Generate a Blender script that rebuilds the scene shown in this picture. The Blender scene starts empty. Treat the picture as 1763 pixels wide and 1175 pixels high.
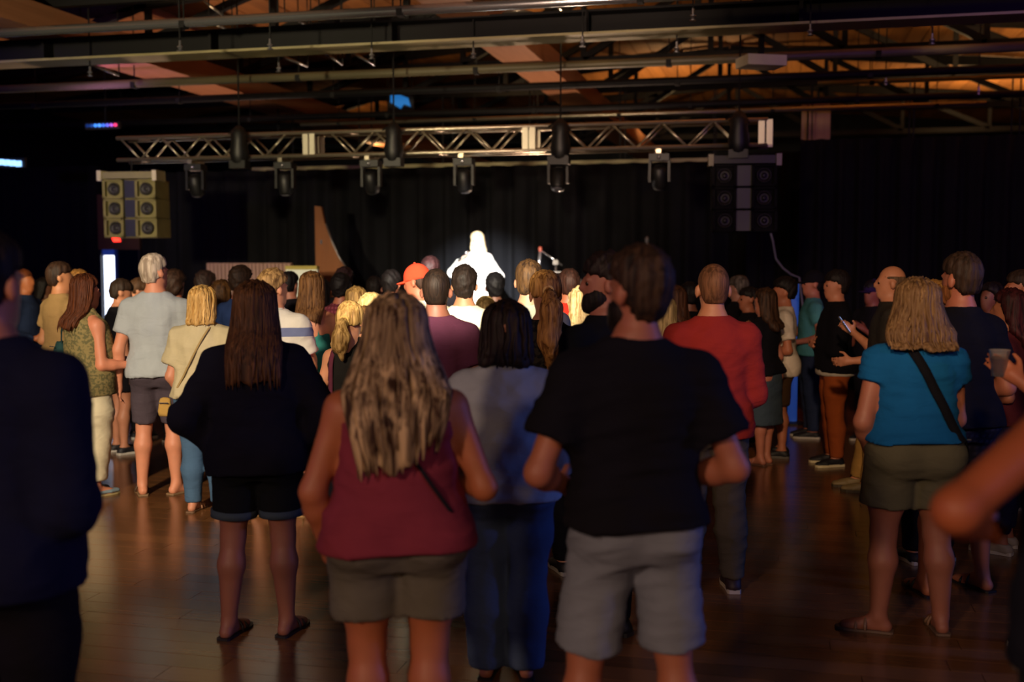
import bpy, bmesh, math, random
import numpy as np
from mathutils import Vector, Matrix

R = math.radians
sc = bpy.context.scene
COL = sc.collection

# ------------------------------------------------------------------ camera
FPX, CU, CV, CAMZ = 1900.0, 881.5, 587.5, 1.75
PITCH = math.atan(137.5 / FPX)
YAW = R(13.45)
cam_data = bpy.data.cameras.new('camera')
cam_data.sensor_fit = 'HORIZONTAL'
cam_data.sensor_width = 36.0
cam_data.lens = 36.0 * FPX / 1763.0
cam_data.clip_start = 0.05
cam_data.dof.use_dof = True
cam_data.dof.focus_distance = 6.6
cam_data.dof.aperture_fstop = 1.5
cam = bpy.data.objects.new('camera', cam_data)
COL.objects.link(cam)
cam.location = (0, 0, CAMZ)
cam.rotation_euler = (math.pi / 2 - PITCH, 0, YAW)
sc.camera = cam
FW = np.array([-math.sin(YAW), math.cos(YAW), 0.0])
RT = np.array([math.cos(YAW), math.sin(YAW), 0.0])
UP = np.array([0, 0, 1.0])

def ray(u, v):
    x, y = (u - CU) / FPX, (CV - v) / FPX
    f = FW * math.cos(PITCH) - UP * math.sin(PITCH)
    up = UP * math.cos(PITCH) + FW * math.sin(PITCH)
    return f + RT * x + up * y
def on_y(u, v, Y):
    r = ray(u, v); t = Y / r[1]; return np.array([r[0] * t, Y, CAMZ + r[2] * t])
def on_z(u, v, z):
    r = ray(u, v); t = (z - CAMZ) / r[2]; return np.array([r[0] * t, r[1] * t, z])
def height_at(d, v):
    k = (v - CV) / FPX
    return CAMZ - d * (math.sin(PITCH) + k * math.cos(PITCH)) / (math.cos(PITCH) - k * math.sin(PITCH))
def depth_feet(v):
    k = (v - CV) / FPX
    return CAMZ * (math.cos(PITCH) - k * math.sin(PITCH)) / (math.sin(PITCH) + k * math.cos(PITCH))
def place(u, d, z=1.5):
    zc = d * math.cos(PITCH) + (CAMZ - z) * math.sin(PITCH)
    p = FW * d + RT * ((u - CU) / FPX * zc)
    return np.array([p[0], p[1], 0.0])

# ------------------------------------------------------------------ world, light, exposure
world = bpy.data.worlds.new('dark_hall'); sc.world = world
world.use_nodes = True
world.node_tree.nodes['Background'].inputs[0].default_value = (0.030, 0.022, 0.06, 1)
world.node_tree.nodes['Background'].inputs[1].default_value = 0.10
vs = sc.view_settings
vs.view_transform = 'Standard'; vs.look = 'None'; vs.exposure = 0.0; vs.gamma = 1.0
vs.use_curve_mapping = False

def spot(name, loc, aim, energy, color, size_deg, blend=0.5, radius=0.15):
    L = bpy.data.lights.new(name, 'SPOT'); L.energy = energy; L.color = color
    L.spot_size = R(size_deg); L.spot_blend = blend; L.shadow_soft_size = radius
    o = bpy.data.objects.new(name, L); COL.objects.link(o); o.location = loc
    o.rotation_euler = (Vector(aim) - Vector(loc)).to_track_quat('-Z', 'Y').to_euler()
    return o
def area(name, loc, aim, energy, color, sx, sy):
    L = bpy.data.lights.new(name, 'AREA'); L.energy = energy; L.color = color
    L.shape = 'RECTANGLE'; L.size = sx; L.size_y = sy
    o = bpy.data.objects.new(name, L); COL.objects.link(o); o.location = loc
    o.rotation_euler = (Vector(aim) - Vector(loc)).to_track_quat('-Z', 'Y').to_euler()
    return o

PERF = place(822, 15.0)
# follow spot from the back of the hall, onto the singer
spot('follow_spot_lamp', (0.5, -6.0, 5.0), (PERF[0] - 0.03, PERF[1], 1.42), 90000, (1.0, 0.98, 0.95), 6.4, 0.85, 0.06)
# warm wash from the rear left onto the middle of the floor
spot('warm_wash_lamp', (-3.0, -2.0, 4.4), tuple(place(330, 8.9) + [0, 0, 0.9]), 3900, (1.0, 0.81, 0.60), 30, 0.7, 0.2)
# brighter lamp whose lower edge falls on the heads before the stage
spot('warm_front_lamp', (-1.0, -2.5, 4.4), tuple(place(845, 9.2) + [0, 0, 1.5]), 17000, (1.0, 0.86, 0.64), 12.6, 0.6, 0.08)
# weaker warm fill added to brighten the right of the floor
spot('warm_right_fill', (0.0, -3.0, 4.8), tuple(place(1430, 9.5) + [0, 0, 0.8]), 2000, (1.0, 0.66, 0.40), 19, 0.8, 0.2)
# added dim warm fill lights, unseen behind the camera, for the near crowd
spot('house_lamp', (-3.2, -5.5, 4.2), (-1.4, 5.0, 0.9), 1050, (1.0, 0.66, 0.46), 60, 0.8, 0.35)
spot('rear_fill_b', (2.6, -5.5, 4.2), (1.0, 5.5, 0.9), 420, (1.0, 0.62, 0.40), 60, 0.8, 0.35)
# blue side lamps low at the right, added violet fill from the left
spot('blue_side_lamp', (5.6, 5.2, 2.6), (-0.6, 4.6, 1.0), 330, (0.13, 0.24, 1.0), 60, 0.9, 0.25)
spot('blue_rear_lamp', (5.0, -1.0, 3.4), (-0.4, 5.2, 1.0), 110, (0.20, 0.30, 1.0), 60, 0.9, 0.25)
spot('violet_side_fill', (-6.8, 0.0, 3.2), (-1.5, 4.2, 1.0), 70, (0.30, 0.26, 1.0), 70, 0.9, 0.3)
spot('violet_drape_lamp', (4.5, 3.0, 3.4), (2.6, 15.0, 2.6), 650, (0.36, 0.12, 0.85), 50, 0.9, 0.3)  # added violet fill lifting the black of the right drapes
spot('violet_drape_fill_b', (-9.0, 4.0, 3.4), (-11.5, 16.0, 2.6), 800, (0.30, 0.16, 0.9), 50, 0.9, 0.3)  # same added violet fill for the left drapes
# tungsten lamps pointing up at the timber roof
for _x, _y, _e in ((-2.2, 13.0, 75), (1.8, 13.0, 150), (4.8, 14.8, 260), (-7.0, 12.6, 20), (2.6, 18.2, 190), (5.8, 20.2, 330), (-4.6, 18.4, 80), (-2.0, 25.0, 260), (4.0, 25.5, 280), (-9.0, 24.0, 50)):
    spot('roof_up_lamp', (_x, _y, 4.2), (_x + 0.15, _y + 0.3, 6.5), _e, (1.0, 0.62, 0.27), 160, 0.6, 0.2)
spot('violet_roof_lamp', (-9.0, 13.0, 3.6), (-9.2, 14.5, 6.0), 60, (0.55, 0.22, 0.75), 110, 0.7, 0.2)
# added unseen lights standing in for stage bounce under the timber beams
spot('beam_lamp', (-2.9, 16.2, 0.75), (-3.3, 14.6, 5.0), 430, (1.0, 0.66, 0.46), 95, 0.6, 0.1)
spot('beam_bounce_b', (-8.6, 15.6, 0.75), (-9.4, 14.2, 5.0), 360, (1.0, 0.62, 0.44), 95, 0.6, 0.1)
# lamps grazing the truss and the undersides of beams
spot('truss_lamp', (-6.0, 2.0, 3.0), (-6.6, 14.0, 3.4), 3000, (1.0, 0.82, 0.50), 40, 0.8, 0.2)
spot('truss_lamp_b', (-2.0, 4.5, 2.7), (-2.6, 15.0, 4.1), 1300, (1.0, 0.70, 0.50), 34, 0.8, 0.2)

# ------------------------------------------------------------------ materials
MATS = {}
def srgb(h):
    h = h.lstrip('#')
    c = [int(h[i:i + 2], 16) / 255 for i in (0, 2, 4)]
    return tuple((x / 12.92 if x <= 0.04045 else ((x + 0.055) / 1.055) ** 2.4) for x in c) + (1,)
def new_mat(key):
    m = bpy.data.materials.new(key); m.use_nodes = True
    nt = m.node_tree
    return m, nt, nt.nodes['Principled BSDF']
def N(nt, t, **kw):
    n = nt.nodes.new(t)
    for k, v in kw.items():
        if k.startswith('i_'): n.inputs[k[2:].replace('_', ' ')].default_value = v
        else: setattr(n, k, v)
    return n
def mapped(nt, scale):
    tc = N(nt, 'ShaderNodeTexCoord'); mp = N(nt, 'ShaderNodeMapping')
    mp.inputs['Scale'].default_value = scale
    nt.links.new(tc.outputs['Object'], mp.inputs['Vector'])
    return mp.outputs['Vector']
def mix2(nt, fac, c1, c2):
    mx = N(nt, 'ShaderNodeMix', data_type='RGBA')
    for i, c in ((6, c1), (7, c2)):
        if isinstance(c, tuple): mx.inputs[i].default_value = c
        else: nt.links.new(c, mx.inputs[i])
    if isinstance(fac, (int, float)): mx.inputs[0].default_value = fac
    else: nt.links.new(fac, mx.inputs[0])
    return mx.outputs[2]
def scl(c, k): return tuple(min(1, x * k) for x in c[:3]) + (1,)

def simple(key, col, rough=0.6, metal=0.0, var=0.15, nscale=6.0, bump=0.0, spec=0.5):
    if key in MATS: return MATS[key]
    m, nt, b = new_mat(key); c = srgb(col)
    v = mapped(nt, (nscale,) * 3)
    nz = N(nt, 'ShaderNodeTexNoise', i_Scale=1.0, i_Detail=4.0)
    nt.links.new(v, nz.inputs['Vector'])
    nt.links.new(mix2(nt, nz.outputs['Fac'], scl(c, 1 - var), scl(c, 1 + var)), b.inputs['Base Color'])
    b.inputs['Roughness'].default_value = rough; b.inputs['Metallic'].default_value = metal
    b.inputs['Specular IOR Level'].default_value = spec
    if bump:
        bp = N(nt, 'ShaderNodeBump', i_Strength=bump, i_Distance=0.01)
        nt.links.new(nz.outputs['Fac'], bp.inputs['Height']); nt.links.new(bp.outputs[0], b.inputs['Normal'])
    MATS[key] = m; return m
def emit(key, col, strength):
    if key in MATS: return MATS[key]
    m, nt, b = new_mat(key); c = srgb(col)
    b.inputs['Base Color'].default_value = c
    b.inputs['Emission Color'].default_value = c; b.inputs['Emission Strength'].default_value = strength
    MATS[key] = m; return m

def fabric(col, rough=0.9, pattern=None, col2=None, zs=None):
    key = 'fabric_%s_%s_%s' % (col, pattern, col2)
    if key in MATS: return MATS[key]
    m, nt, b = new_mat(key); c = srgb(col)
    nz = N(nt, 'ShaderNodeTexNoise', i_Scale=1.0, i_Detail=5.0)
    nt.links.new(mapped(nt, (9, 9, 6)), nz.inputs['Vector'])
    base = mix2(nt, nz.outputs['Fac'], scl(c, 0.78), scl(c, 1.2))
    if pattern == 'stripes':
        tc = N(nt, 'ShaderNodeTexCoord'); sp = N(nt, 'ShaderNodeSeparateXYZ')
        nt.links.new(tc.outputs['Object'], sp.inputs[0])
        tot = None
        for z0, z1 in zs:
            a = N(nt, 'ShaderNodeMath', operation='GREATER_THAN'); nt.links.new(sp.outputs['Z'], a.inputs[0]); a.inputs[1].default_value = z0
            d = N(nt, 'ShaderNodeMath', operation='LESS_THAN'); nt.links.new(sp.outputs['Z'], d.inputs[0]); d.inputs[1].default_value = z1
            e = N(nt, 'ShaderNodeMath', operation='MULTIPLY'); nt.links.new(a.outputs[0], e.inputs[0]); nt.links.new(d.outputs[0], e.inputs[1])
            if tot is None: tot = e
            else:
                s = N(nt, 'ShaderNodeMath', operation='ADD'); nt.links.new(tot.outputs[0], s.inputs[0]); nt.links.new(e.outputs[0], s.inputs[1]); tot = s
        base = mix2(nt, tot.outputs[0], base, srgb(col2))
    elif pattern == 'print':
        n2 = N(nt, 'ShaderNodeTexNoise', i_Scale=1.0, i_Detail=2.0)
        nt.links.new(mapped(nt, (44, 44, 52)), n2.inputs['Vector'])
        rp = N(nt, 'ShaderNodeValToRGB'); rp.color_ramp.elements[0].position = 0.46; rp.color_ramp.elements[1].position = 0.56
        nt.links.new(n2.outputs['Fac'], rp.inputs[0])
        base = mix2(nt, rp.outputs[0], base, srgb(col2))
    elif pattern == 'plaid':
        wv = []
        for d in ('X', 'Z'):
            w = N(nt, 'ShaderNodeTexWave', wave_type='BANDS', bands_direction=d, i_Scale=9.0)
            tc = N(nt, 'ShaderNodeTexCoord'); nt.links.new(tc.outputs['Object'], w.inputs['Vector']); wv.append(w)
        s = N(nt, 'ShaderNodeMath', operation='MULTIPLY'); nt.links.new(wv[0].outputs['Fac'], s.inputs[0]); nt.links.new(wv[1].outputs['Fac'], s.inputs[1])
        base = mix2(nt, s.outputs[0], base, srgb(col2))
    nt.links.new(base, b.inputs['Base Color'])
    b.inputs['Roughness'].default_value = rough
    b.inputs['Specular IOR Level'].default_value = 0.15
    b.inputs['Sheen Weight'].default_value = 0.0
    wz = N(nt, 'ShaderNodeTexNoise', i_Scale=1.0, i_Detail=3.0, i_Distortion=1.2)
    nt.links.new(mapped(nt, (7, 7, 16)), wz.inputs['Vector'])
    bp = N(nt, 'ShaderNodeBump', i_Strength=0.35, i_Distance=0.02)
    nt.links.new(wz.outputs['Fac'], bp.inputs['Height']); nt.links.new(bp.outputs[0], b.inputs['Normal'])
    MATS[key] = m; return m
def skin(col):
    key = 'skin_' + col
    if key in MATS: return MATS[key]
    m, nt, b = new_mat(key); c = srgb(col)
    nz = N(nt, 'ShaderNodeTexNoise', i_Scale=1.0, i_Detail=4.0)
    nt.links.new(mapped(nt, (14, 14, 14)), nz.inputs['Vector'])
    nt.links.new(mix2(nt, nz.outputs['Fac'], scl(c, 0.85), (min(1, c[0] * 1.15), c[1] * 1.03, c[2], 1)), b.inputs['Base Color'])
    b.inputs['Roughness'].default_value = 0.55
    b.inputs['Subsurface Weight'].default_value = 0.0
    MATS[key] = m; return m
def hairmat(col, col2=None, streak=60, lo=.36, hi=.68):
    key = 'hair_%s_%s_%s' % (col, col2, streak)
    if key in MATS: return MATS[key]
    m, nt, b = new_mat(key); c = srgb(col); c2 = srgb(col2) if col2 else scl(c, 1.9)
    nz = N(nt, 'ShaderNodeTexNoise', i_Scale=1.0, i_Detail=4.0, i_Distortion=0.6)
    nt.links.new(mapped(nt, (streak, streak, 3.5)), nz.inputs['Vector'])
    rp = N(nt, 'ShaderNodeValToRGB'); rp.color_ramp.elements[0].position = lo; rp.color_ramp.elements[1].position = hi
    nt.links.new(nz.outputs['Fac'], rp.inputs[0])
    nt.links.new(mix2(nt, rp.outputs[0], scl(c, 0.6), c2), b.inputs['Base Color'])
    b.inputs['Roughness'].default_value = 0.62
    b.inputs['Specular IOR Level'].default_value = 0.22
    bp = N(nt, 'ShaderNodeBump', i_Strength=0.6, i_Distance=0.006)
    nt.links.new(nz.outputs['Fac'], bp.inputs['Height']); nt.links.new(bp.outputs[0], b.inputs['Normal'])
    MATS[key] = m; return m

# ------------------------------------------------------------------ mesh helpers
def mesh_np(name, co, faces_list, smooth=True):
    """co (n,3); faces_list: list of int arrays (m,k)"""
    me = bpy.data.meshes.new(name)
    co = np.asarray(co, dtype=np.float32)
    me.vertices.add(len(co)); me.vertices.foreach_set('co', co.ravel())
    idx = np.concatenate([f.ravel() for f in faces_list]).astype(np.int32)
    tot = np.concatenate([np.full(len(f), f.shape[1], dtype=np.int32) for f in faces_list])
    st = np.concatenate([[0], np.cumsum(tot)[:-1]]).astype(np.int32)
    me.loops.add(len(idx)); me.loops.foreach_set('vertex_index', idx)
    me.polygons.add(len(tot)); me.polygons.foreach_set('loop_start', st); me.polygons.foreach_set('loop_total', tot)
    me.polygons.foreach_set('use_smooth', np.full(len(tot), smooth, dtype=bool))
    me.update(calc_edges=True); me.validate()
    return me
def link(name, me, mat, parent=None, loc=None):
    o = bpy.data.objects.new(name, me); COL.objects.link(o)
    if me is not None and mat is not None and len(me.materials) == 0: me.materials.append(mat)
    if parent is not None: o.parent = parent
    if loc is not None: o.location = loc
    return o
def tag(o, label, cat, group=None, kind=None):
    if label: o['label'] = label
    if cat: o['category'] = cat
    if group: o['group'] = group
    if kind: o['kind'] = kind
    return o
def empty(name, loc=(0, 0, 0), rz=0):
    o = bpy.data.objects.new(name, None); COL.objects.link(o)
    o.location = loc; o.rotation_euler = (0, 0, rz); o.empty_display_size = 0.1
    return o

class MB:
    """collects boxes, bars, tubes, lathes into one mesh"""
    def __init__(s): s.v = []; s.f = []; s.n = 0; s.sm = False
    def add(s, co, faces):
        for f in faces: s.f.append([i + s.n for i in f])
        s.v.extend([tuple(map(float, c)) for c in co]); s.n = len(s.v); return s
    def box(s, x0, x1, y0, y1, z0, z1):
        co = [(x, y, z) for z in (z0, z1) for y in (y0, y1) for x in (x0, x1)]
        return s.add(co, [(0, 2, 3, 1), (4, 5, 7, 6), (0, 1, 5, 4), (2, 6, 7, 3), (0, 4, 6, 2), (1, 3, 7, 5)])
    def bar(s, a, b, w, h, up=(0, 0, 1)):
        a, b = np.array(a, float), np.array(b, float); t = b - a; L = np.linalg.norm(t); t /= L
        up = np.array(up, float)
        if abs(np.dot(up, t)) > 0.98: up = np.array([0, 1.0, 0])
        x = np.cross(t, up); x /= np.linalg.norm(x); y = np.cross(x, t)
        co = []
        for p in (a, b):
            for sx, sy in ((-1, -1), (1, -1), (1, 1), (-1, 1)): co.append(p + x * sx * w / 2 + y * sy * h / 2)
        return s.add(co, [(3, 2, 1, 0), (4, 5, 6, 7), (0, 1, 5, 4), (1, 2, 6, 5), (2, 3, 7, 6), (3, 0, 4, 7)])
    def tube(s, pts, r, n=8):
        pts = [np.array(p, float) for p in pts]; m = len(pts)
        rr = r if hasattr(r, '__len__') else [r] * m
        base = []; prev = None
        for i, p in enumerate(pts):
            t = pts[min(i + 1, m - 1)] - pts[max(i - 1, 0)]; t /= (np.linalg.norm(t) + 1e-9)
            if prev is None:
                a = np.array([0, 0, 1.0]) if abs(t[2]) < 0.9 else np.array([1.0, 0, 0])
                x = np.cross(t, a)
            else: x = prev - t * np.dot(prev, t)
            x /= np.linalg.norm(x); prev = x; y = np.cross(t, x)
            for k in range(n):
                an = 2 * math.pi * k / n
                base.append(p + (x * math.cos(an) + y * math.sin(an)) * rr[i])
        F = []
        for i in range(m - 1):
            for k in range(n):
                F.append((i * n + k, i * n + (k + 1) % n, (i + 1) * n + (k + 1) % n, (i + 1) * n + k))
        F.append(tuple(range(n))[::-1]); F.append(tuple((m - 1) * n + k for k in range(n)))
        return s.add(base, F)
    def lathe(s, prof, n=16, axis='z', loc=(0, 0, 0)):
        co = []; F = []
        for r, h in prof:
            for k in range(n):
                a = 2 * math.pi * k / n; p = (r * math.cos(a), r * math.sin(a), h)
                if axis == 'y': p = (p[0], p[2], p[1])
                if axis == 'x': p = (p[2], p[0], p[1])
                co.append((p[0] + loc[0], p[1] + loc[1], p[2] + loc[2]))
        for i in range(len(prof) - 1):
            for k in range(n): F.append((i * n + k, i * n + (k + 1) % n, (i + 1) * n + (k + 1) % n, (i + 1) * n + k))
        F.append(tuple(range(n))[::-1]); F.append(tuple((len(prof) - 1) * n + k for k in range(n)))
        return s.add(co, F)
    def prism(s, poly, y0, y1):
        n = len(poly); co = [(x, y0, z) for x, z in poly] + [(x, y1, z) for x, z in poly]
        F = [tuple(range(n)), tuple(range(2 * n - 1, n - 1, -1))] + [(i, i + n, (i + 1) % n + n, (i + 1) % n) for i in range(n)]
        return s.add(co, F)
    def mesh(s, name, smooth=False):
        me = bpy.data.meshes.new(name); me.from_pydata(s.v, [], s.f); me.update()
        bm = bmesh.new(); bm.from_mesh(me); bmesh.ops.recalc_face_normals(bm, faces=bm.faces); bm.to_mesh(me); bm.free()
        if smooth: me.polygons.foreach_set('use_smooth', [True] * len(me.polygons))
        return me
    def build(s, name, mat, parent=None, loc=None, smooth=False):
        return link(name, s.mesh(name, smooth), mat, parent, loc)
# ------------------------------------------------------------------ setting
def wood_mat(key, c1, c2, axis='y', rough=0.5, k=1.0, spec=0.5):
    if key in MATS: return MATS[key]
    m, nt, b = new_mat(key)
    s = {'x': (0.7, 14, 14), 'y': (14, 0.7, 14), 'z': (14, 14, 0.7)}[axis]
    nz = N(nt, 'ShaderNodeTexNoise', i_Scale=k, i_Detail=6.0, i_Distortion=0.8)
    nt.links.new(mapped(nt, s), nz.inputs['Vector'])
    oi = N(nt, 'ShaderNodeObjectInfo')
    f = N(nt, 'ShaderNodeMath', operation='MULTIPLY'); nt.links.new(oi.outputs['Random'], f.inputs[0]); f.inputs[1].default_value = 0.5
    g = N(nt, 'ShaderNodeMath', operation='MULTIPLY_ADD'); nt.links.new(nz.outputs['Fac'], g.inputs[0]); g.inputs[1].default_value = 0.8; nt.links.new(f.outputs[0], g.inputs[2])
    nt.links.new(mix2(nt, g.outputs[0], srgb(c1), srgb(c2)), b.inputs['Base Color'])
    b.inputs['Roughness'].default_value = rough
    b.inputs['Specular IOR Level'].default_value = spec
    bp = N(nt, 'ShaderNodeBump', i_Strength=0.12, i_Distance=0.004)
    nt.links.new(nz.outputs['Fac'], bp.inputs['Height']); nt.links.new(bp.outputs[0], b.inputs['Normal'])
    MATS[key] = m; return m
floor_m = wood_mat('floor_boards', '#4a2f1a', '#7e5430', 'x', 0.22, 1.0, 0.6)
floor_b = wood_mat('floor_base', '#20140c', '#3d2818', 'x', 0.22, 1.0, 0.6)
black_wall = simple('black_paint', '#0d0c10', 0.8)
roof_m = wood_mat('roof_deck', '#6b4020', '#b5783c', 'y', 0.7)
timber_m = wood_mat('timber_beam', '#8a5a3c', '#b8805a', 'y', 0.6)
timber_z = wood_mat('timber_post', '#8a6a44', '#b89868', 'z', 0.6)
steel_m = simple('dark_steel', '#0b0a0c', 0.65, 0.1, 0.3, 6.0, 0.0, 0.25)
steel_lit = simple('lit_tone_steel', '#8f8660', 0.5, 0.1, 0.3, 3)  # yellowish light on the dark steel is put into this colour
alu_m = simple('aluminium', '#b4ab97', 0.32, 0.85, 0.12)
black_m = simple('black_plastic', '#0e0e10', 0.5)
chrome_m = simple('chrome', '#c9c9cf', 0.2, 0.9, 0.05)
curtain_m = simple('black_velour', '#15161a', 0.92, 0, 0.35, 3.0, 0.0, 0.1)

XL, XR, YB, YF = -17.0, 10.0, 33.0, -9.0
fl = MB().box(XL, XR, YF, YB, -0.2, -0.012).build('floor', floor_b); tag(fl, None, None, kind='structure')
rnd = random.Random(4)
BW = 0.145
bmeshes = []
for Lb in (1.6, 2.1, 2.6):
    mb = MB(); w = BW - 0.003
    mb.box(0, Lb - 0.003, 0, w, -0.012, 0.0); bmeshes.append((Lb, mb.mesh('board')))
row = 0; y = 2.6; nb = 0
while y < 8.9:
    xl = -0.60 * y - 1.2; xr = 0.28 * y + 0.9
    x = xl - rnd.random() * 1.5
    while x < xr and nb < 300:
        Lb, me = bmeshes[rnd.randrange(3)]
        o = link('floor_board', me, floor_m, fl, (x, y, 0)); nb += 1
        o.rotation_euler = (R(rnd.uniform(-0.10, 0.10)), 0, 0)
        x += Lb
    y += BW
y_mid = y
far = MB()
yy = y_mid
while yy < 13.4:
    far.box(-15, 9, yy, yy + BW - 0.003, -0.012, 0.0); yy += BW
yy = 2.6 - BW
while yy > -1.5:
    far.box(-6, 5, yy, yy + BW - 0.003, -0.012, 0.0); yy -= BW
o = far.build('floor_board_rows', floor_m, fl); o['kind'] = 'stuff'
for nm, bx in (('wall_left', (XL - .2, XL, YF, YB, 0, 7.5)), ('wall_right', (XR, XR + .2, YF, YB, 0, 7.5)),
               ('wall_back', (XL, XR, YB, YB + .2, 0, 7.5)), ('wall_front', (XL, XR, YF - .2, YF, 0, 7.5))):
    tag(MB().box(*bx).build(nm, black_wall), None, None, kind='structure')

# gabled plank roof
RX, RZ, EZ = -1.0, 6.15, 5.0
def roof_z(x): return RZ - (RZ - EZ) * abs(x - RX) / 13.0
cl = MB().add([(XL, YF, roof_z(XL) + .12), (RX, YF, RZ + .12), (XR, YF, roof_z(XR) + .12), (XL, YB, roof_z(XL) + .12), (RX, YB, RZ + .12), (XR, YB, roof_z(XR) + .12),
               (XL, YF, roof_z(XL) + .3), (RX, YF, RZ + .3), (XR, YF, roof_z(XR) + .3), (XL, YB, roof_z(XL) + .3), (RX, YB, RZ + .3), (XR, YB, roof_z(XR) + .3)],
              [(0, 3, 4, 1), (1, 4, 5, 2), (6, 7, 10, 9), (7, 8, 11, 10), (0, 6, 9, 3), (2, 5, 11, 8), (0, 1, 7, 6), (1, 2, 8, 7), (3, 9, 10, 4), (4, 10, 11, 5)]).build('ceiling', black_wall)
tag(cl, None, None, kind='structure')
PW = 0.30
pm = {}
for side in (-1, 1):
    a = -side * math.atan((RZ - EZ) / 13.0)
    mb = MB().box(-PW / 2 + .006, PW / 2 - .006, 8.5, 32.8, -0.02, 0.02); pm[side] = mb.mesh('roof_plank')
x = -15.0
while x < 9.8:
    side = 1 if x > RX else -1
    o = link('roof_plank', pm[side], roof_m, cl, (x, 0, roof_z(x) + rnd.uniform(0.0, 0.02)))
    o.rotation_euler = (0, side * math.atan((RZ - EZ) / 13.0), 0)
    x += PW

# timber beams running towards the back
for k, (u, v, w) in enumerate(((866, 80, 0.55), (268, 128, 0.75))):
    p = on_z(u, v, 4.40)
    mb = MB().box(p[0] - w / 2, p[0] + w / 2, 8.0, 32.5, 4.40, 4.70)
    tag(mb.build('timber_beam', timber_m), ['wide orange timber roof beam above the middle of the hall', 'wide reddish timber roof beam above the left side of the hall'][k], 'beam', 'timber roof beams')

# steel roof trusses across the hall
def roof_truss(Y, label):
    t = empty('roof_truss', (0, Y, 0)); tag(t, label, 'roof truss', 'dark steel roof trusses')
    zb = 4.72
    MB().box(-15, 9.5, -0.05, 0.05, zb, zb + 0.12).build('bottom_chord', steel_m, t)
    for x0, x1 in ((-15, RX), (RX, 9.5)):
        MB().bar((x0, 0, roof_z(x0) - 0.12), (x1, 0, roof_z(x1) - 0.12), 0.10, 0.18).build('rafter', steel_m, t)
    xs = [RX + k * 1.9 for k in range(-6, 6)]
    for i, x in enumerate(xs):
        zt = roof_z(x) - 0.15
        MB().bar((x, 0, zb + 0.1), (x, 0, zt), 0.08, 0.08).build('web_post', steel_m, t)
        x2 = x + 1.9 if x < RX else x - 1.9
        if x >= RX: MB().bar((x, 0, zt), (x + 1.9, 0, zb + 0.1), 0.10, 0.10).build('web_diagonal', steel_m, t)
        else: MB().bar((x, 0, zb + 0.1), (x + 1.9, 0, roof_z(x + 1.9) - 0.15), 0.10, 0.10).build('web_diagonal', steel_m, t)
for Y, lb in ((11.6, 'nearest dark steel roof truss crossing the top of the picture'), (14.1, 'second dark steel roof truss above the speaker arrays'),
              (16.8, 'third dark steel roof truss over the stage'), (19.6, 'fourth dark steel roof truss behind the backdrop'),
              (23.2, 'fifth dark steel roof truss well behind the backdrop'), (27.5, 'farthest dark steel roof truss at the back of the hall')):
    roof_truss(Y, lb)

# I-beam and pipes across, under the roof
def i_beam(v, z, h, w, mat, label, name='steel_beam'):
    Y = on_z(881, v, z)[1]
    e = empty(name, (0, Y, z)); tag(e, label, 'beam', 'cross beams under the roof')
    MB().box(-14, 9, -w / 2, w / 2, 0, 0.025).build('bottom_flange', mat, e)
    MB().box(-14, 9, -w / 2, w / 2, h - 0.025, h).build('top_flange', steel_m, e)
    MB().box(-14, 9, -0.015, 0.015, 0.025, h - 0.025).build('web_plate', steel_m, e)
    for x in np.arange(-13, 9, 2.2):
        MB().box(x - 0.02, x + 0.02, -w / 2 + .01, w / 2 - .01, 0.025, h - 0.025).build('stiffener', steel_m, e)
    return Y
Y2 = i_beam(72, 4.15, 0.26, 0.42, steel_lit, 'dark steel beam with underside toned as lit, crossing nearest the top of the picture')  # only the bottom flange carries the lit tone
def pipe(v, z, r, mat, label, x0=-14.0, x1=9.0, u=881):
    Y = on_z(u, v, z)[1]
    e = empty('ceiling_pipe', (0, Y, z)); tag(e, label, 'pipe', 'pipes across the ceiling')
    MB().tube([(x0, 0, 0), (x1, 0, 0)], r, 10).build('pipe_run', mat, e, smooth=True)
    for x in np.arange(x0 + 0.7, x1, 2.4):
        mb = MB(); mb.bar((x, 0, r * 0.8), (x, 0, 1.2), 0.012, 0.012); mb.box(x - .03, x + .03, -r - .008, r + .008, -r - .008, r * .3)
        mb.build('hanger', steel_m, e)
    return Y
pipe(8, 4.25, 0.05, chrome_m, 'thin bright metal pipe at the very top of the picture')
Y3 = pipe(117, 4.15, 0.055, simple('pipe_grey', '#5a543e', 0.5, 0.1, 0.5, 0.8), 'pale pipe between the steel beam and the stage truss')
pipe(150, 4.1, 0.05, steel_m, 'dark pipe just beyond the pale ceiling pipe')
pipe(163, 4.15, 0.03, steel_lit, 'thin yellowish pipe right of the timber beam', 0.5, 9.0)
pipe(190, 4.1, 0.05, steel_m, 'dark pipe right above the stage truss')
pipe(203, 4.1, 0.035, alu_m, 'thin silver pipe directly above the stage truss', -8.0, 3.0)
for k, (v, z) in enumerate(((281, 3.3), (290, 3.25))):
    Y = 18.0 + k * 0.6; z = on_y(1000, v, Y)[2]
    e = empty('rail', (0, Y, z)); tag(e, ['upper yellowish rail seen under the stage truss', 'lower yellowish rail just above the black backdrop'][k], 'rail', 'rails above the backdrop')
    MB().box(-9, 4, -0.03, 0.03, -0.04, 0.04).build('rail_bar', steel_lit, e)
    for x in np.arange(-8.5, 4, 1.5): MB().bar((x, 0, 0.03), (x, 0, 1.3), 0.02, 0.02).build('hanger', steel_m, e)

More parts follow.
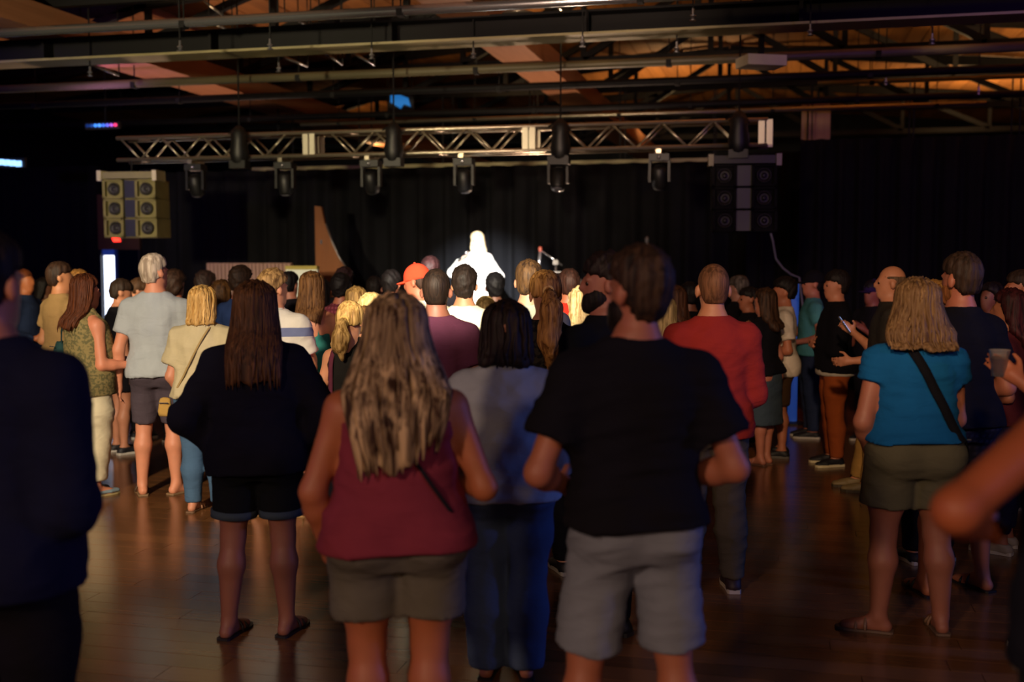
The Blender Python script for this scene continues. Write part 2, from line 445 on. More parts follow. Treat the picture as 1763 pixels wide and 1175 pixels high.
# sprinkler heads under the pipes
spk = MB(); spk.lathe([(0.012, 0), (0.012, -0.05), (0.03, -0.06), (0.03, -0.07), (0.01, -0.10), (0.035, -0.105), (0.035, -0.112)], 10)
spk_me = spk.mesh('sprinkler_head')
for k, (u, v) in enumerate(((155, 122), (310, 78), (465, 75), (480, 115), (640, 92), (815, 90), (1003, 70), (1165, 80), (1193, 24), (1395, 50), (1605, 66), (1525, 138), (1685, 155))):
    p = on_z(u, v, 4.03); o = link('sprinkler', spk_me, chrome_m, None, (p[0], p[1], p[2] + 0.05))
    mb = MB().bar((0, 0, 0), (0, 0, roof_z(p[0]) - p[2] - .07), 0.014, 0.014); mb.build('drop_pipe', steel_m, o)
    sp_lab = ['far left edge', 'left of the left timber beam', 'right of the left timber beam', 'below the left timber beam', 'left of the middle timber beam', 'in front of the middle timber beam', 'right of the middle timber beam', 'left of the hanging silver box', 'at the top of the picture', 'right of the hanging silver box', 'above the right roof planks', 'under the right roof planks', 'at the far right edge'][k]
    tag(o, 'small sprinkler head hanging from the ceiling, ' + sp_lab, 'sprinkler', 'ceiling sprinklers')

# slanted sprinkler / conduit struts catching light
for k, (u0, v0, u1, v1) in enumerate(((490, 22, 535, 48), (550, 85, 590, 112), (480, 95, 530, 115), (587, 80, 645, 112), (360, 36, 400, 55), (955, 5, 975, 28), (350, 0, 385, 28), (140, 105, 205, 130))):
    a, b = on_y(u0, v0, 12.6), on_y(u1, v1, 12.9)
    e = empty('brace_rod', tuple(a))
    MB().tube([(0, 0, 0), tuple(b - a)], 0.018, 6).build('rod', chrome_m, e, smooth=True)
    for q in (np.zeros(3), b - a):
        MB().bar(tuple(q), (q[0], q[1], roof_z(a[0] + q[0]) - a[2] + .05), 0.012, 0.012).build('hanger', steel_m, e)
    tag(e, 'thin bright slanting rod under the roof, ' + ['top, left of the timber beam', 'middle of the left rods', 'below and left of the other rods', 'rightmost of the left rods', 'faint one near the top left', 'near the top right of the timber beam', 'at the top edge on the left', 'leftmost and dimmest'][k], 'rod', 'slanting rods under the roof')

# hanging silver box right of the middle
p = on_y(1310, 108, 12.4)
e = empty('projector', p); tag(e, 'silver box shaped projector hanging under the roof on the right', 'projector')
e.rotation_euler = (0, 0, R(25))
MB().box(-0.22, 0.22, -0.17, 0.17, -0.05, 0.06).build('housing', simple('projector_shell', '#cfc7ae', 0.4), e)
MB().lathe([(0.04, 0), (0.045, 0.05), (0.035, 0.05)], 12, 'y', (0.1, 0.17, 0)).build('lens', black_m, e)
MB().box(-0.025, 0.025, -0.025, 0.025, 0.06, roof_z(p[0]) - p[2] + .03).build('mount_pole', steel_m, e)
MB().box(-0.13, 0.13, -0.13, 0.13, 0.4, 0.47).build('mount_plate', steel_m, e)
# pendant lamp disc
p = on_y(892, 26, 12.0)
e = empty('pendant_light', p); tag(e, 'small unlit white disc lamp near the top centre of the roof', 'lamp')
MB().lathe([(0.05, 0.05), (0.18, 0.02), (0.18, 0), (0.02, 0)], 20).build('shade', alu_m, e, smooth=True)
MB().bar((0, 0, 0.04), (0, 0, 0.9), 0.015, 0.015).build('stem', steel_m, e)
# blue lit panel
p = on_y(690, 172, 19.0)
e = empty('blue_screen', p); tag(e, 'small bright blue lit panel under the roof left of centre', 'screen')
MB().prism([(-0.19, -0.04), (0.0, -0.16), (0.06, -0.08), (0.19, -0.13), (0.14, 0.03), (-0.19, 0.15)], -0.02, 0.0).build('lit_panel', emit('blue_glow', '#1f6fb8', 0.8), e)
MB().box(-0.24, 0.24, 0.01, 0.06, -0.2, 0.2).build('backing', black_m, e)
for x in (-.2, .2): MB().bar((x, .03, .15), (x, .03, roof_z(p[0]) - p[2] + .03), .015, .015).build('hanger', steel_m, e)
# timber column at the right
pa, pb = on_y(1405, 178, 18.5), on_y(1405, 232, 18.5)
e = empty('timber_column', (pa[0], 18.5, 0)); tag(e, 'pale timber column top showing above the black curtain on the right', 'column')
MB().box(-0.22, -0.14, -0.15, 0.15, 0, pa[2]).build('side_board', timber_z, e)
MB().box(-0.11, 0.22, -0.15, 0.15, 0, pa[2]).build('post', timber_z, e)

# ------------------------------------------------------------------ curtains
def curtain(name, label, x0, x1, Y, z0, z1, wave=0.28, amp=0.07, seed=1, mat=None, group=None, along='x'):
    rr = np.random.RandomState(seed); n = int((x1 - x0) / wave * 10)
    xs = np.linspace(x0, x1, n)
    ph = 2 * np.pi * (xs - x0) / wave + 1.3 * np.sin((xs - x0) * 1.7 + seed) + 0.8 * np.sin((xs - x0) * 0.63)
    ys = amp * np.sin(ph) + 0.03 * np.sin(ph * 2.1 + 1)
    zs = np.linspace(z0, z1, 6)
    co = []; F = []
    for th in (0.0, 0.012):
        for j, z in enumerate(zs):
            k = 1.15 - 0.35 * j / 5
            for i in range(n): co.append((xs[i], ys[i] * k + th, z))
    m = len(zs); o2 = n * m
    for j in range(m - 1):
        for i in range(n - 1):
            a = j * n + i
            F.append((a, a + 1, a + n + 1, a + n)); F.append((o2 + a, o2 + a + n, o2 + a + n + 1, o2 + a + 1))
    for i in range(n - 1):
        F.append((i, o2 + i, o2 + i + 1, i + 1)); a = (m - 1) * n + i; F.append((a, a + 1, o2 + a + 1, o2 + a))
    co = np.array(co)
    if along == 'y': co = co[:, [1, 0, 2]]; loc = (Y, 0, 0)
    else: loc = (0, Y, 0)
    me = mesh_np(name, co, [np.array(F)])
    o = link(name, me, mat or curtain_m, None, loc)
    tag(o, label, 'curtain', group); return o
YBK = 17.05
zt = on_y(780, 287, YBK)[2]
xa, xb = on_y(250, 400, YBK)[0], on_y(1300, 400, YBK)[0]
curtain('stage_curtain', 'long black pleated backdrop curtain behind the stage', xa, xb, YBK, 0.0, zt, 0.42, 0.09, 2)
ys_ = 15.6
zt2 = on_y(1500, 238, ys_)[2]
curtain('side_curtain', 'black curtain hanging along the right behind the crowd', on_y(1375, 400, ys_)[0], 8.5, ys_, 0, zt2, 0.3, 0.07, 5)
curtain('side_curtain', 'narrow black curtain strip between backdrop and right speaker array', on_y(1285, 400, 16.4)[0], on_y(1400, 400, 16.4)[0], 16.4, 0, on_y(1320, 262, 16.4)[2], 0.3, 0.05, 6)
YD = 17.4
xd0, xd1 = on_y(172, 450, YD)[0], on_y(243, 450, YD)[0]
curtain('side_curtain', 'black curtain covering the far left wall beside the bright doorway', -16.5, xd0, YD, 0, on_y(60, 288, YD)[2], 0.3, 0.06, 7)
curtain('side_curtain', 'black curtain panel right of the bright doorway', xd1, xa + 0.05, YD, 0, on_y(300, 290, YD)[2], 0.3, 0.05, 8)
# doorway with bright light and red exit lamp
zl0, zl1 = on_y(200, 430, YD)[2], on_y(200, 404, YD)[2]
e = empty('door_1', ((xd0 + xd1) / 2, YD, 0)); tag(e, None, None, kind='structure')
w = (xd1 - xd0) / 2
MB().box(-w, w, -0.04, 0.1, zl0, zl1 + 0.7).build('lintel', simple('lintel_wood', '#4a2c1c', 0.6), e)
MB().box(-w, -w + 0.04, -0.03, 0.08, 0, zl0).build('jamb', black_m, e)
MB().box(w - 0.04, w, -0.03, 0.08, 0, zl0).build('jamb', black_m, e)
xm = on_y(197, 450, YD)[0] - (xd0 + xd1) / 2
MB().box(-w + 0.06, xm, 0.03, 0.05, 0.1, on_y(185, 440, YD)[2]).build('lit_pane', emit('door_daylight', '#dfe9ff', 3.2), e)
MB().box(-w + 0.04, xm + 0.03, 0.02, 0.06, on_y(185, 439, YD)[2], zl0).build('transom', emit('door_transom', '#24409a', 0.35), e)
MB().box(xm, xm + 0.05, 0.0, 0.06, 0, zl0).build('mullion', simple('blue_frame', '#2c4f9c', 0.4), e)
MB().box(xm + 0.05, w - 0.04, 0.04, 0.06, 0, zl0).build('dark_pane', simple('dark_glass', '#050a1c', 0.15), e)
p = on_y(202, 413, YD - 0.12)
e = empty('exit_light', p); tag(e, 'small glowing red exit light above the bright doorway', 'exit light')
MB().box(-0.09, 0.09, -0.02, 0.05, -0.045, 0.045).build('housing', simple('exit_box', '#8a8078', 0.5), e)
MB().prism([(-0.085, 0.03), (0.05, 0.035), (0.08, -0.03), (-0.05, -0.035)], -0.035, -0.021).build('lit_face', emit('exit_red', '#ff2a1c', 5.0), e)
# blue-white lamps and LED bar at the left
p = on_y(15, 280, 15.0)
e = empty('strip_light', p); tag(e, 'bright pale blue strip lamp high at the left edge', 'lamp')
for k in range(4): MB().box(-0.17 + k * 0.105, -0.085 + k * 0.105, -0.03, 0.0, -0.035 - k * .01, 0.05 - k * .01).build('lamp_cell', emit('strip_blue', '#8fc4ff', 2.2), e)
MB().box(-0.2, 0.28, 0.0, 0.06, -0.08, 0.07).build('housing', black_m, e)
p = on_y(180, 216, 15.0)
e = empty('led_bar', p); tag(e, 'bar of small blue to pink lights under the roof at upper left', 'lamp')
MB().box(-0.34, 0.24, 0.0, 0.06, -0.05, 0.05).build('housing', black_m, e)
for k in range(8):
    cc = ['#123a86', '#1d4fa8', '#3f86e8', '#4a90f0', '#3a68d0', '#5a5fd0', '#9a50c0', '#e83a70'][k]
    MB().lathe([(0.026, 0), (0.026, 0.02), (0.015, 0.03)], 8, 'y', (-0.28 + k * 0.068, -0.03, 0)).build('led', emit('led_' + cc, cc, 1.6 if 2 <= k else .5), e)
MB().bar((0, 0.03, 0.04), (0, 0.03, roof_z(p[0]) - p[2] + .03), 0.02, 0.02).build('hanger', steel_m, e)

# ------------------------------------------------------------------ stage
SZ = 0.54
e = MB().box(-10.3, -0.75, 12.9, 16.85, 0, SZ).build('stage', simple('stage_black', '#141316', 0.45)); tag(e, 'low black stage platform behind the crowd', 'stage')
# aluminium box truss
YT = 13.4
TA, TB = on_y(212, 258, YT), on_y(1322, 231, YT)
zc0 = (TA[2] + TB[2]) / 2
hw = 0.145
t = empty('lighting_truss', (TA[0], YT, zc0)); tag(t, 'silver aluminium lighting truss spanning above the stage front', 'truss')
LT = TB[0] - TA[0]
for sy in (-1, 1):
    for sz in (-1, 1):
        MB().tube([(0, sy * hw, sz * hw), (LT, sy * hw, sz * hw)], 0.026, 8).build('chord', alu_m, t, smooth=True)
joints = [on_y(u, 245, YT)[0] - TA[0] for u in (540, 915, 1318)]
br_u = MB().tube([(0, 0, -hw), (0.30, 0, hw)], 0.014, 6).mesh('brace', True); br_d = MB().tube([(0, 0, hw), (0.30, 0, -hw)], 0.014, 6).mesh('brace', True)
br_h = MB().tube([(0, -hw, 0), (0.30, hw, 0)], 0.011, 6).mesh('brace', True)
x = 0.05; k = 0
while x < LT - 0.32:
    if all(abs(x + 0.15 - j) > 0.20 for j in joints):
        for sy in (-1, 1): link('brace', br_d if k % 2 == 0 else br_u, alu_m, t, (x, sy * hw, 0))
        if k % 2 == 0:
            for sz in (-1, 1): link('brace', br_h, alu_m, t, (x, 0, sz * hw))
    x += 0.30; k += 1
for j in joints:
    for dx in (-0.045, 0.045):
        for sy in (-1, 1): MB().box(j + dx - 0.035, j + dx + 0.035, sy * hw - 0.02, sy * hw + 0.02, -hw, hw).build('end_plate', simple('plate', '#d8d2bc', 0.35, 0.5), t)
# chain hoists in black covers
for k, (u, v) in enumerate(((412, 250), (678, 245), (965, 240), (1272, 228))):
    p = on_y(u, v, YT - 0.28)
    e = empty('chain_hoist', p); tag(e, 'black chain hoist on the stage truss, ' + ['nearest the left speaker array', 'left of the singer', 'right of the singer', 'above the right speaker array'][k], 'hoist', 'chain hoists')
    F_ = MB(); F_.lathe([(0.05, -0.27), (0.10, -0.22), (0.125, -0.10), (0.10, 0.05), (0.11, 0.14), (0.06, 0.22), (0.02, 0.25)], 12); F_.build('cover', black_m, e, smooth=True)
    MB().box(-0.11, 0.11, -0.08, 0.08, -0.3, -0.2).build('motor', black_m, e)
    MB().tube([(0, 0, 0.2), (0, 0, roof_z(p[0]) - p[2] - .03)], 0.011, 6).build('chain', steel_m, e)
    MB().tube([(-0.15, 0, 0.15), (0.0, 0, 0.24), (0.12, 0, 0.1)], 0.012, 6).build('sling', steel_m, e)

# moving head lamps under the truss
def moving_head(u, v, label, tilt=0):
    p = on_y(u, v, YT)
    e = empty('stage_light', (p[0], YT - 0.02, zc0 - hw)); tag(e, label, 'stage light', 'lamps hanging under the truss')
    MB().box(-0.03, 0.03, -0.16, 0.18, -0.07, -0.02).build('clamp', alu_m, e)
    MB().box(-0.12, 0.12, -0.09, 0.09, -0.15, -0.07).build('base', black_m, e)
    for s in (-1, 1): MB().box(s * 0.115 - 0.015, s * 0.115 + 0.015, -0.04, 0.04, -0.40, -0.15).build('yoke_arm', black_m, e)
    h = MB().lathe([(0.05, 0.13), (0.085, 0.10), (0.095, 0), (0.09, -0.12), (0.08, -0.15)], 16).build('head', black_m, e, (0, 0, -0.33), True)
    h.rotation_euler = (R(tilt), 0, 0)
    MB().lathe([(0.072, -0.151), (0.06, -0.165), (0.03, -0.17)], 16).build('lens', simple('lens_glass', '#6a6a72', 0.08, 0.3), h, smooth=True)
    MB().lathe([(0.02, 0), (0.028, -.02), (0.02, -.05)], 10, 'z', (0.0, -0.08, -0.09)).build('knob', chrome_m, e, smooth=True)
for u, lab, tl in ((338, 'black stage lamp nearest the left speaker array', 20), (492, 'black stage lamp second from the left speaker array', 10), (640, 'black stage lamp third from the left speaker array', 25),
                   (800, 'black stage lamp hanging straight above the singer', 15), (962, 'black stage lamp above the microphone stand', -20), (1136, 'black stage lamp nearest the right speaker array', 25)):
    moving_head(u, 280, lab, tl)

# line arrays
def line_array(u, vbar, vtop, vbot, label, ca, cb):
    Y = 13.15
    p = on_y(u, vtop, Y); zb = on_y(u, vbot, Y)[2]; W = 0.80
    e = empty('speaker_array', (p[0], Y, 0)); tag(e, label, 'speaker', 'hanging speaker arrays')
    zt0 = p[2]; H = (zt0 - zb) / 3
    e.rotation_euler = (0, 0, R(6))
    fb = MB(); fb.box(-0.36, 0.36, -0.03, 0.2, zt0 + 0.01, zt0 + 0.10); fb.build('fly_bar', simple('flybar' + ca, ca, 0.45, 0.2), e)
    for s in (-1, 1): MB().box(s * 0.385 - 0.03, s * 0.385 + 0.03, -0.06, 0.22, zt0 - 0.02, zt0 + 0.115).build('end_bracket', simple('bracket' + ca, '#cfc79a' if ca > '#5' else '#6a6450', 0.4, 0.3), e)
    MB().tube([(0, 0.1, zt0 + 0.1), (0, 0.1, zc0 - hw)], 0.015, 6).build('sling', steel_m, e)
    for k in range(3):
        z1 = zt0 - k * H; z0 = z1 - H + 0.008
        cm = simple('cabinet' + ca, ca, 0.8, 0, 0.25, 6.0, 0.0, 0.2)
        dx = k * 0.006
        cb_ = MB()
        x0, x1, xi = -0.37 + dx, 0.37 + dx, 0.085
        cb_.box(x0, x1, 0.06, 0.42, z0, z1)
        for xa_, xb_ in ((x0, x0 + 0.035), (-0.12, -xi), (xi, 0.12), (x1 - 0.035, x1)): cb_.box(xa_, xb_, 0.0, 0.06, z0, z1)
        for xa_, xb_ in ((x0, -xi), (xi, x1)):
            cb_.box(xa_, xb_, 0.0, 0.06, z0, z0 + 0.025); cb_.box(xa_, xb_, 0.0, 0.06, z1 - 0.025, z1)
        c = cb_.build('cabinet', cm, e)
        zc_ = (z0 + z1) / 2
        for s in (-1, 1):
            MB().lathe([(0.085, 0.05), (0.085, 0.02), (0.078, 0.012), (0.07, 0.025), (0.03, 0.05), (0.028, 0.035), (0.012, 0.03)], 20, 'y', (s * 0.225 + dx, 0, zc_)).build('woofer', simple('cone' + ca, cb, 0.5), c, smooth=True)
        MB().prism([(-xi, z0 + 0.01), (xi, z0 + 0.01), (xi, z1 - 0.01), (-xi, z1 - 0.01)], 0.045, 0.06).build('horn', simple('horn' + ca, '#16191a' if ca > '#5' else '#0c0c0c', 0.4), c)
line_array(221, 300, 309, 410, 'hanging speaker array on the left with olive lit cabinets', '#857d50', '#26231c')  # olive tone of the lit cabinets is put into their colour
line_array(1282, 274, 283, 400, 'hanging dark speaker array on the right of the stage', '#0e0c0b', '#0a0707')  # shaded copy of the same cabinets, the darkness put into the colour
# cable from the right array
a, b, c, d_ = on_y(1327, 402, 13.2), on_y(1333, 430, 13.3), on_y(1348, 462, 13.4), on_y(1376, 478, 13.6)
tag(MB().tube([a, (a + b) / 2 + [0.005, 0, 0], b, (b + c) / 2 - [0.03, 0, 0], c, (c + d_) / 2 - [0, 0, .02], d_, d_ + [0.12, 0, -0.9], d_ + [.12, 0, .005 - d_[2]]], 0.014, 6).build('speaker_cable', simple('cable_grey', '#6a6a76', 0.5), smooth=True), 'grey cable hanging down from the right speaker array', 'cable')
# blue lit post
p = on_y(1368, 487, 12.2)
e = empty('light_post', (p[0], 12.2, 0)); tag(e, 'slim glowing blue vertical light tube behind the man in the white shirt', 'lamp')
MB().lathe([(0.05, 0.03), (0.05, p[2] - 0.02), (0.03, p[2])], 12).build('tube', emit('blue_tube', '#2b52a8', 0.3), e)
MB().lathe([(0.15, 0), (0.15, 0.02), (0.05, 0.03)], 16).build('base', black_m, e)

# stage props
def stage_pt(u, v, d): 
    r = ray(u, v); return on_y(u, v, d)
YP = 15.6
pts = [(543, 355), (554, 356), (560, 385), (571, 415), (583, 442), (600, 468), (600, 520), (546, 520)]
poly = [(on_y(u, v, YP)[0], on_y(u, v, YP)[2]) for u, v in pts]
x0 = poly[0][0]; zmin = min(z for x, z in poly)
poly = [(x - x0, (z if z > zmin + .01 else SZ)) for x, z in poly]
e = empty('set_piece', (x0, YP, 0)); tag(e, 'tall tapering orange wooden set piece with a curved right edge on stage', 'set piece')
MB().prism(poly, -0.03, 0.03).build('fin_panel', wood_mat('fin_wood', '#5c3010', '#824a18', 'z', 0.6), e)
edge = [(x, 0.0, z) for x, z in poly[2:6]]
MB().tube(edge, 0.018, 6).build('edge_trim', simple('trim_grey', '#6c6c70', 0.3, 0.6), e, smooth=True)
MB().box(0.0, 0.5, -0.25, 0.25, SZ, SZ + 0.06).build('foot_base', black_m, e)
MB().box(0.09, 0.12, -0.045, -0.03, on_y(553, 417, YP)[2] - .03, on_y(553, 417, YP)[2] + .03).build('hook', chrome_m, e)
a, b = on_y(355, 453, 15.0), on_y(500, 453, 15.0)
e = empty('ribbed_screen', ((a[0] + b[0]) / 2, 15.0, SZ)); tag(e, 'low pinkish beige ribbed panel at the left of the stage', 'screen')
wv = (b[0] - a[0]) / 2; hh = a[2] - SZ
MB().box(-wv, wv, 0.03, 0.08, 0, hh).build('back_board', simple('panel_beige', '#8a6c62', 0.7), e)
n = 22
for k in range(n):
    x = -wv + (k + 0.5) * 2 * wv / n
    MB().box(x - wv / n * 0.8, x + wv / n * 0.8, 0.0, 0.03, 0, hh - 0.01).build('slat', simple('panel_slat', '#9a7a6e', 0.7), e)
a, b = on_y(492, 458, 14.6), on_y(546, 458, 14.6)
e = empty('stage_board', ((a[0] + b[0]) / 2, 14.6, SZ)); tag(e, 'pale white green board standing left of the wooden set piece', 'board')
wv = (b[0] - a[0]) / 2; hh = a[2] - SZ
MB().box(-wv, wv, 0, 0.06, 0, hh - 0.05).build('face', simple('board_white', '#e2ebe4', 0.6), e)
MB().box(-wv, wv, -0.02, 0.08, hh - 0.05, hh).build('top_rail', simple('board_yellow', '#a89a4a', 0.6), e)
for s in (-1, 1): MB().box(s * wv * 0.8 - 0.03, s * wv * 0.8 + 0.03, 0.06, 0.4, 0, 0.05).build('foot', black_m, e)

def mic_stand(pu, pv, label, bu, bv, xu, xv, Y):
    """boom stand: top of pole (pu,pv), boom end (bu,bv) near the mic, tail (xu,xv)"""
    top = on_y(pu, pv, Y); mic = on_y(bu, bv, Y); tail = on_y(xu, xv, Y)
    e = empty('microphone_stand', (top[0], Y, SZ)); tag(e, label, 'microphone stand', 'microphone stands')
    L = lambda q: (q[0] - top[0], q[1] - Y, q[2] - SZ)
    MB().lathe([(0.15, 0), (0.15, 0.02), (0.03, 0.04)], 18).build('base', black_m, e)
    MB().tube([(0, 0, 0.03), L(top)], 0.016, 8).build('pole', chrome_m, e, smooth=True)
    MB().tube([L(tail), L(mic)], 0.012, 8).build('boom', chrome_m, e, smooth=True)
    t0 = L(top); MB().box(t0[0] - .035, t0[0] + .035, -0.03, 0.03, t0[2] - .03, t0[2] + .03).build('clutch', chrome_m, e)
    return e, L(mic), top
e, mloc, top = mic_stand(957, 452, 'chrome boom microphone stand on stage right of the singer', 930, 431, 968, 457, 14.3)
MB().lathe([(0.012, -.12), (0.016, -.02), (0.026, 0), (0.028, .02), (0.02, .045), (0.005, .05)], 12, 'z', mloc).build('microphone', simple('mic_red', '#a8503c', 0.4), e, smooth=True)
q = on_y(927, 452, 14.3); MB().tube([(mloc[0], 0, mloc[2] - .02), (q[0] - top[0], 0, q[2] - SZ - .15)], 0.022, 8).build('mic_body', chrome_m, e, smooth=True)
q = on_y(960, 470, 14.3); MB().box(q[0] - top[0] - .05, q[0] - top[0] + .05, -.03, .03, q[2] - SZ - .03, q[2] - SZ + .02).build('height_knob', chrome_m, e)
e, mloc, top = mic_stand(1126, 470, 'dim thin microphone stand near the dark backdrop', 1114, 413, 1134, 500, 15.8)
MB().lathe([(0.012, -.1), (0.03, 0), (0.03, .02), (0.01, .05)], 12, 'z', mloc).build('microphone', simple('mic_grey', '#777780', 0.3, 0.5), e, smooth=True)
# small drum-like stand pieces right of the boom stand
p = on_y(1000, 485, 14.6)
e = empty('cymbal_stand', (p[0], 14.6, SZ)); tag(e, 'small silver stand with tilted plate beside the boom microphone', 'stand')
h = p[2] - SZ
MB().tube([(0, 0, 0.02), (0, 0, h)], 0.014, 8).build('pole', chrome_m, e)
pl = MB().lathe([(0.02, 0.02), (0.12, 0.0), (0.12, -0.006), (0.02, 0.0)], 18).build('plate', chrome_m, e, (0, 0, h), True); pl.rotation_euler = (R(20), R(25), 0)
for a in (0, 2.1, 4.2): MB().tube([(0, 0, 0.25), (0.25 * math.cos(a), 0.25 * math.sin(a), 0.01)], 0.01, 6).build('leg', chrome_m, e)
# ------------------------------------------------------------------ implicit surfaces for people and clothes
class Field:
    def __init__(s, lo, hi, h):
        s.lo = np.array(lo, np.float32); s.h = h
        s.n = np.ceil((np.array(hi) - s.lo) / h).astype(int) + 1
        s.a = np.full(tuple(s.n), 1.0, np.float32)
        s.ax = [s.lo[i] + h * np.arange(s.n[i], dtype=np.float32) for i in range(3)]
    def sub(s, lo, hi, m):
        i0 = np.clip(np.floor((np.array(lo) - m - s.lo) / s.h).astype(int), 0, s.n - 1)
        i1 = np.clip(np.ceil((np.array(hi) + m - s.lo) / s.h).astype(int) + 1, 1, s.n)
        sl = tuple(slice(a, b) for a, b in zip(i0, i1))
        X = s.ax[0][sl[0]][:, None, None]; Y = s.ax[1][sl[1]][None, :, None]; Z = s.ax[2][sl[2]][None, None, :]
        return sl, X, Y, Z
    def add(s, fn, lo, hi, k=0.03):
        sl, X, Y, Z = s.sub(lo, hi, k + 3 * s.h)
        d = fn(X, Y, Z).astype(np.float32); d = np.broadcast_to(d, s.a[sl].shape)
        a = s.a[sl]
        if k > 1e-6:
            h = np.maximum(k - np.abs(a - d), 0) / k
            s.a[sl] = np.minimum(a, d) - h * h * k * 0.25
        else: s.a[sl] = np.minimum(a, d)
        return s
    def cut(s, fn, k=0.0):
        X = s.ax[0][:, None, None]; Y = s.ax[1][None, :, None]; Z = s.ax[2][None, None, :]
        d = fn(X, Y, Z); s.a = np.maximum(s.a, np.broadcast_to(d, s.a.shape)).astype(np.float32); return s
    # primitives
    def cone(s, a, b, r1, r2, k=0.03, sq=None):
        a = np.array(a, float); b = np.array(b, float); ba = b - a; L2 = float(ba @ ba) + 1e-9; rm = max(r1, r2)
        def fn(X, Y, Z):
            x, y, z = X - a[0], Y - a[1], Z - a[2]
            t = np.clip((x * ba[0] + y * ba[1] + z * ba[2]) / L2, 0, 1)
            return np.sqrt((x - t * ba[0]) ** 2 + (y - t * ba[1]) ** 2 + (z - t * ba[2]) ** 2) - (r1 + (r2 - r1) * t)
        return s.add(fn, np.minimum(a, b) - rm, np.maximum(a, b) + rm, k)
    def capcone(s, a, b, r1, r2, k=0.02, cap0=False):
        a = np.array(a, float); b = np.array(b, float); ba = b - a; L = float(np.linalg.norm(ba)); t_ = ba / L; rm = max(r1, r2) * 1.1
        def fn(X, Y, Z):
            x, y, z = X - a[0], Y - a[1], Z - a[2]
            t = x * t_[0] + y * t_[1] + z * t_[2]
            tc = np.clip(t, 0, L * 1.2)
            d = np.sqrt((x - tc * t_[0]) ** 2 + (y - tc * t_[1]) ** 2 + (z - tc * t_[2]) ** 2) - (r1 + (r2 - r1) * tc / L)
            return np.maximum(d, t - L)
        return s.add(fn, np.minimum(a, b) - rm, np.maximum(a, b) + rm, k)
    def ell(s, c, r, k=0.02, M=None, p=(0, 0, 0)):
        """ellipsoid, optionally in the rotated frame (M, pivot p)"""
        c = np.array(c, float); r = np.array(r, float)
        if M is None: M = np.eye(3); p = np.zeros(3)
        p = np.array(p, float); w = p + M @ c; rm = r.max()
        def fn(X, Y, Z):
            x, y, z = X - p[0], Y - p[1], Z - p[2]
            q = [M[0, i] * x + M[1, i] * y + M[2, i] * z - c[i] for i in range(3)]
            k0 = np.sqrt((q[0] / r[0]) ** 2 + (q[1] / r[1]) ** 2 + (q[2] / r[2]) ** 2) + 1e-6
            k1 = np.sqrt((q[0] / r[0] ** 2) ** 2 + (q[1] / r[1] ** 2) ** 2 + (q[2] / r[2] ** 2) ** 2) + 1e-6
            return k0 * (k0 - 1) / k1
        return s.add(fn, w - rm, w + rm, k)
    def loft(s, zt, at, bt, yt, k=0.03, n=2.3, xt=None, z0=None, z1=None, cut0=True, cut1=True):
        zt = np.array(zt, float); z0 = zt[0] if z0 is None else z0; z1 = zt[-1] if z1 is None else z1
        am, bm_ = max(at), max(bt)
        def fn(X, Y, Z):
            z = np.clip(Z, zt[0], zt[-1])
            a = np.interp(z, zt, at); b = np.interp(z, zt, bt); yc = np.interp(z, zt, yt); xc = 0 if xt is None else np.interp(z, zt, xt)
            q = (np.abs((X - xc) / a) ** n + np.abs((Y - yc) / b) ** n) ** (1 / n)
            d = (q - 1) * np.minimum(a, b) * (0.75 + 0.25 / np.maximum(q, 0.3))
            if cut0: d = np.maximum(d, z0 - Z)
            if cut1: d = np.maximum(d, Z - z1)
            return d
        xo = max(np.abs(xt)) if xt is not None else 0
        return s.add(fn, (-am - xo, min(yt) - bm_, z0), (am + xo, max(yt) + bm_, z1), k)
    def mesh(s):
        a = s.a; h = s.h
        ins = a < 0
        c = np.zeros(tuple(np.array(a.shape) - 1), np.uint8)
        for i in (0, 1):
            for j in (0, 1):
                for k in (0, 1):
                    c += ins[i:a.shape[0] - 1 + i, j:a.shape[1] - 1 + j, k:a.shape[2] - 1 + k]
        act = (c > 0) & (c < 8)
        idx = np.argwhere(act)
        if len(idx) == 0: return np.zeros((0, 3)), np.zeros((0, 4), int)
        vid = np.full(c.shape, -1, np.int32); vid[act] = np.arange(len(idx))
        I, J, K = idx.T
        val = {}
        for i in (0, 1):
            for j in (0, 1):
                for k in (0, 1): val[(i, j, k)] = a[I + i, J + j, K + k]
        acc = np.zeros((len(idx), 3)); cnt = np.zeros(len(idx))
        for e0 in val:
            for ax in range(3):
                if e0[ax] == 1: continue
                e1 = list(e0); e1[ax] = 1; e1 = tuple(e1)
                v0, v1 = val[e0], val[e1]; m = (v0 < 0) != (v1 < 0)
                t = v0[m] / (v0[m] - v1[m]); p = np.tile(np.array(e0, float), (m.sum(), 1)); p[:, ax] = t
                acc[m] += p; cnt[m] += 1
        co = (idx + acc / cnt[:, None]) * h + s.lo
        quads = []
        for ax in range(3):
            o1, o2 = [(1, 2), (2, 0), (0, 1)][ax]
            sl0 = [slice(None)] * 3; sl1 = [slice(None)] * 3
            sl0[ax] = slice(0, -1); sl1[ax] = slice(1, None)
            A, B = ins[tuple(sl0)], ins[tuple(sl1)]
            for flip in (False, True):
                m = (A & ~B) if not flip else (~A & B)
                q = np.argwhere(m)
                if len(q) == 0: continue
                ok = (q[:, o1] > 0) & (q[:, o2] > 0) & (q[:, o1] < c.shape[o1]) & (q[:, o2] < c.shape[o2]); q = q[ok]
                def cell(d1, d2):
                    w = q.copy(); w[:, o1] -= d1; w[:, o2] -= d2
                    return vid[w[:, 0], w[:, 1], w[:, 2]]
                f = np.stack([cell(1, 1), cell(0, 1), cell(0, 0), cell(1, 0)], 1)
                quads.append(f if not flip else f[:, ::-1])
        F = np.concatenate(quads)
        return co, F
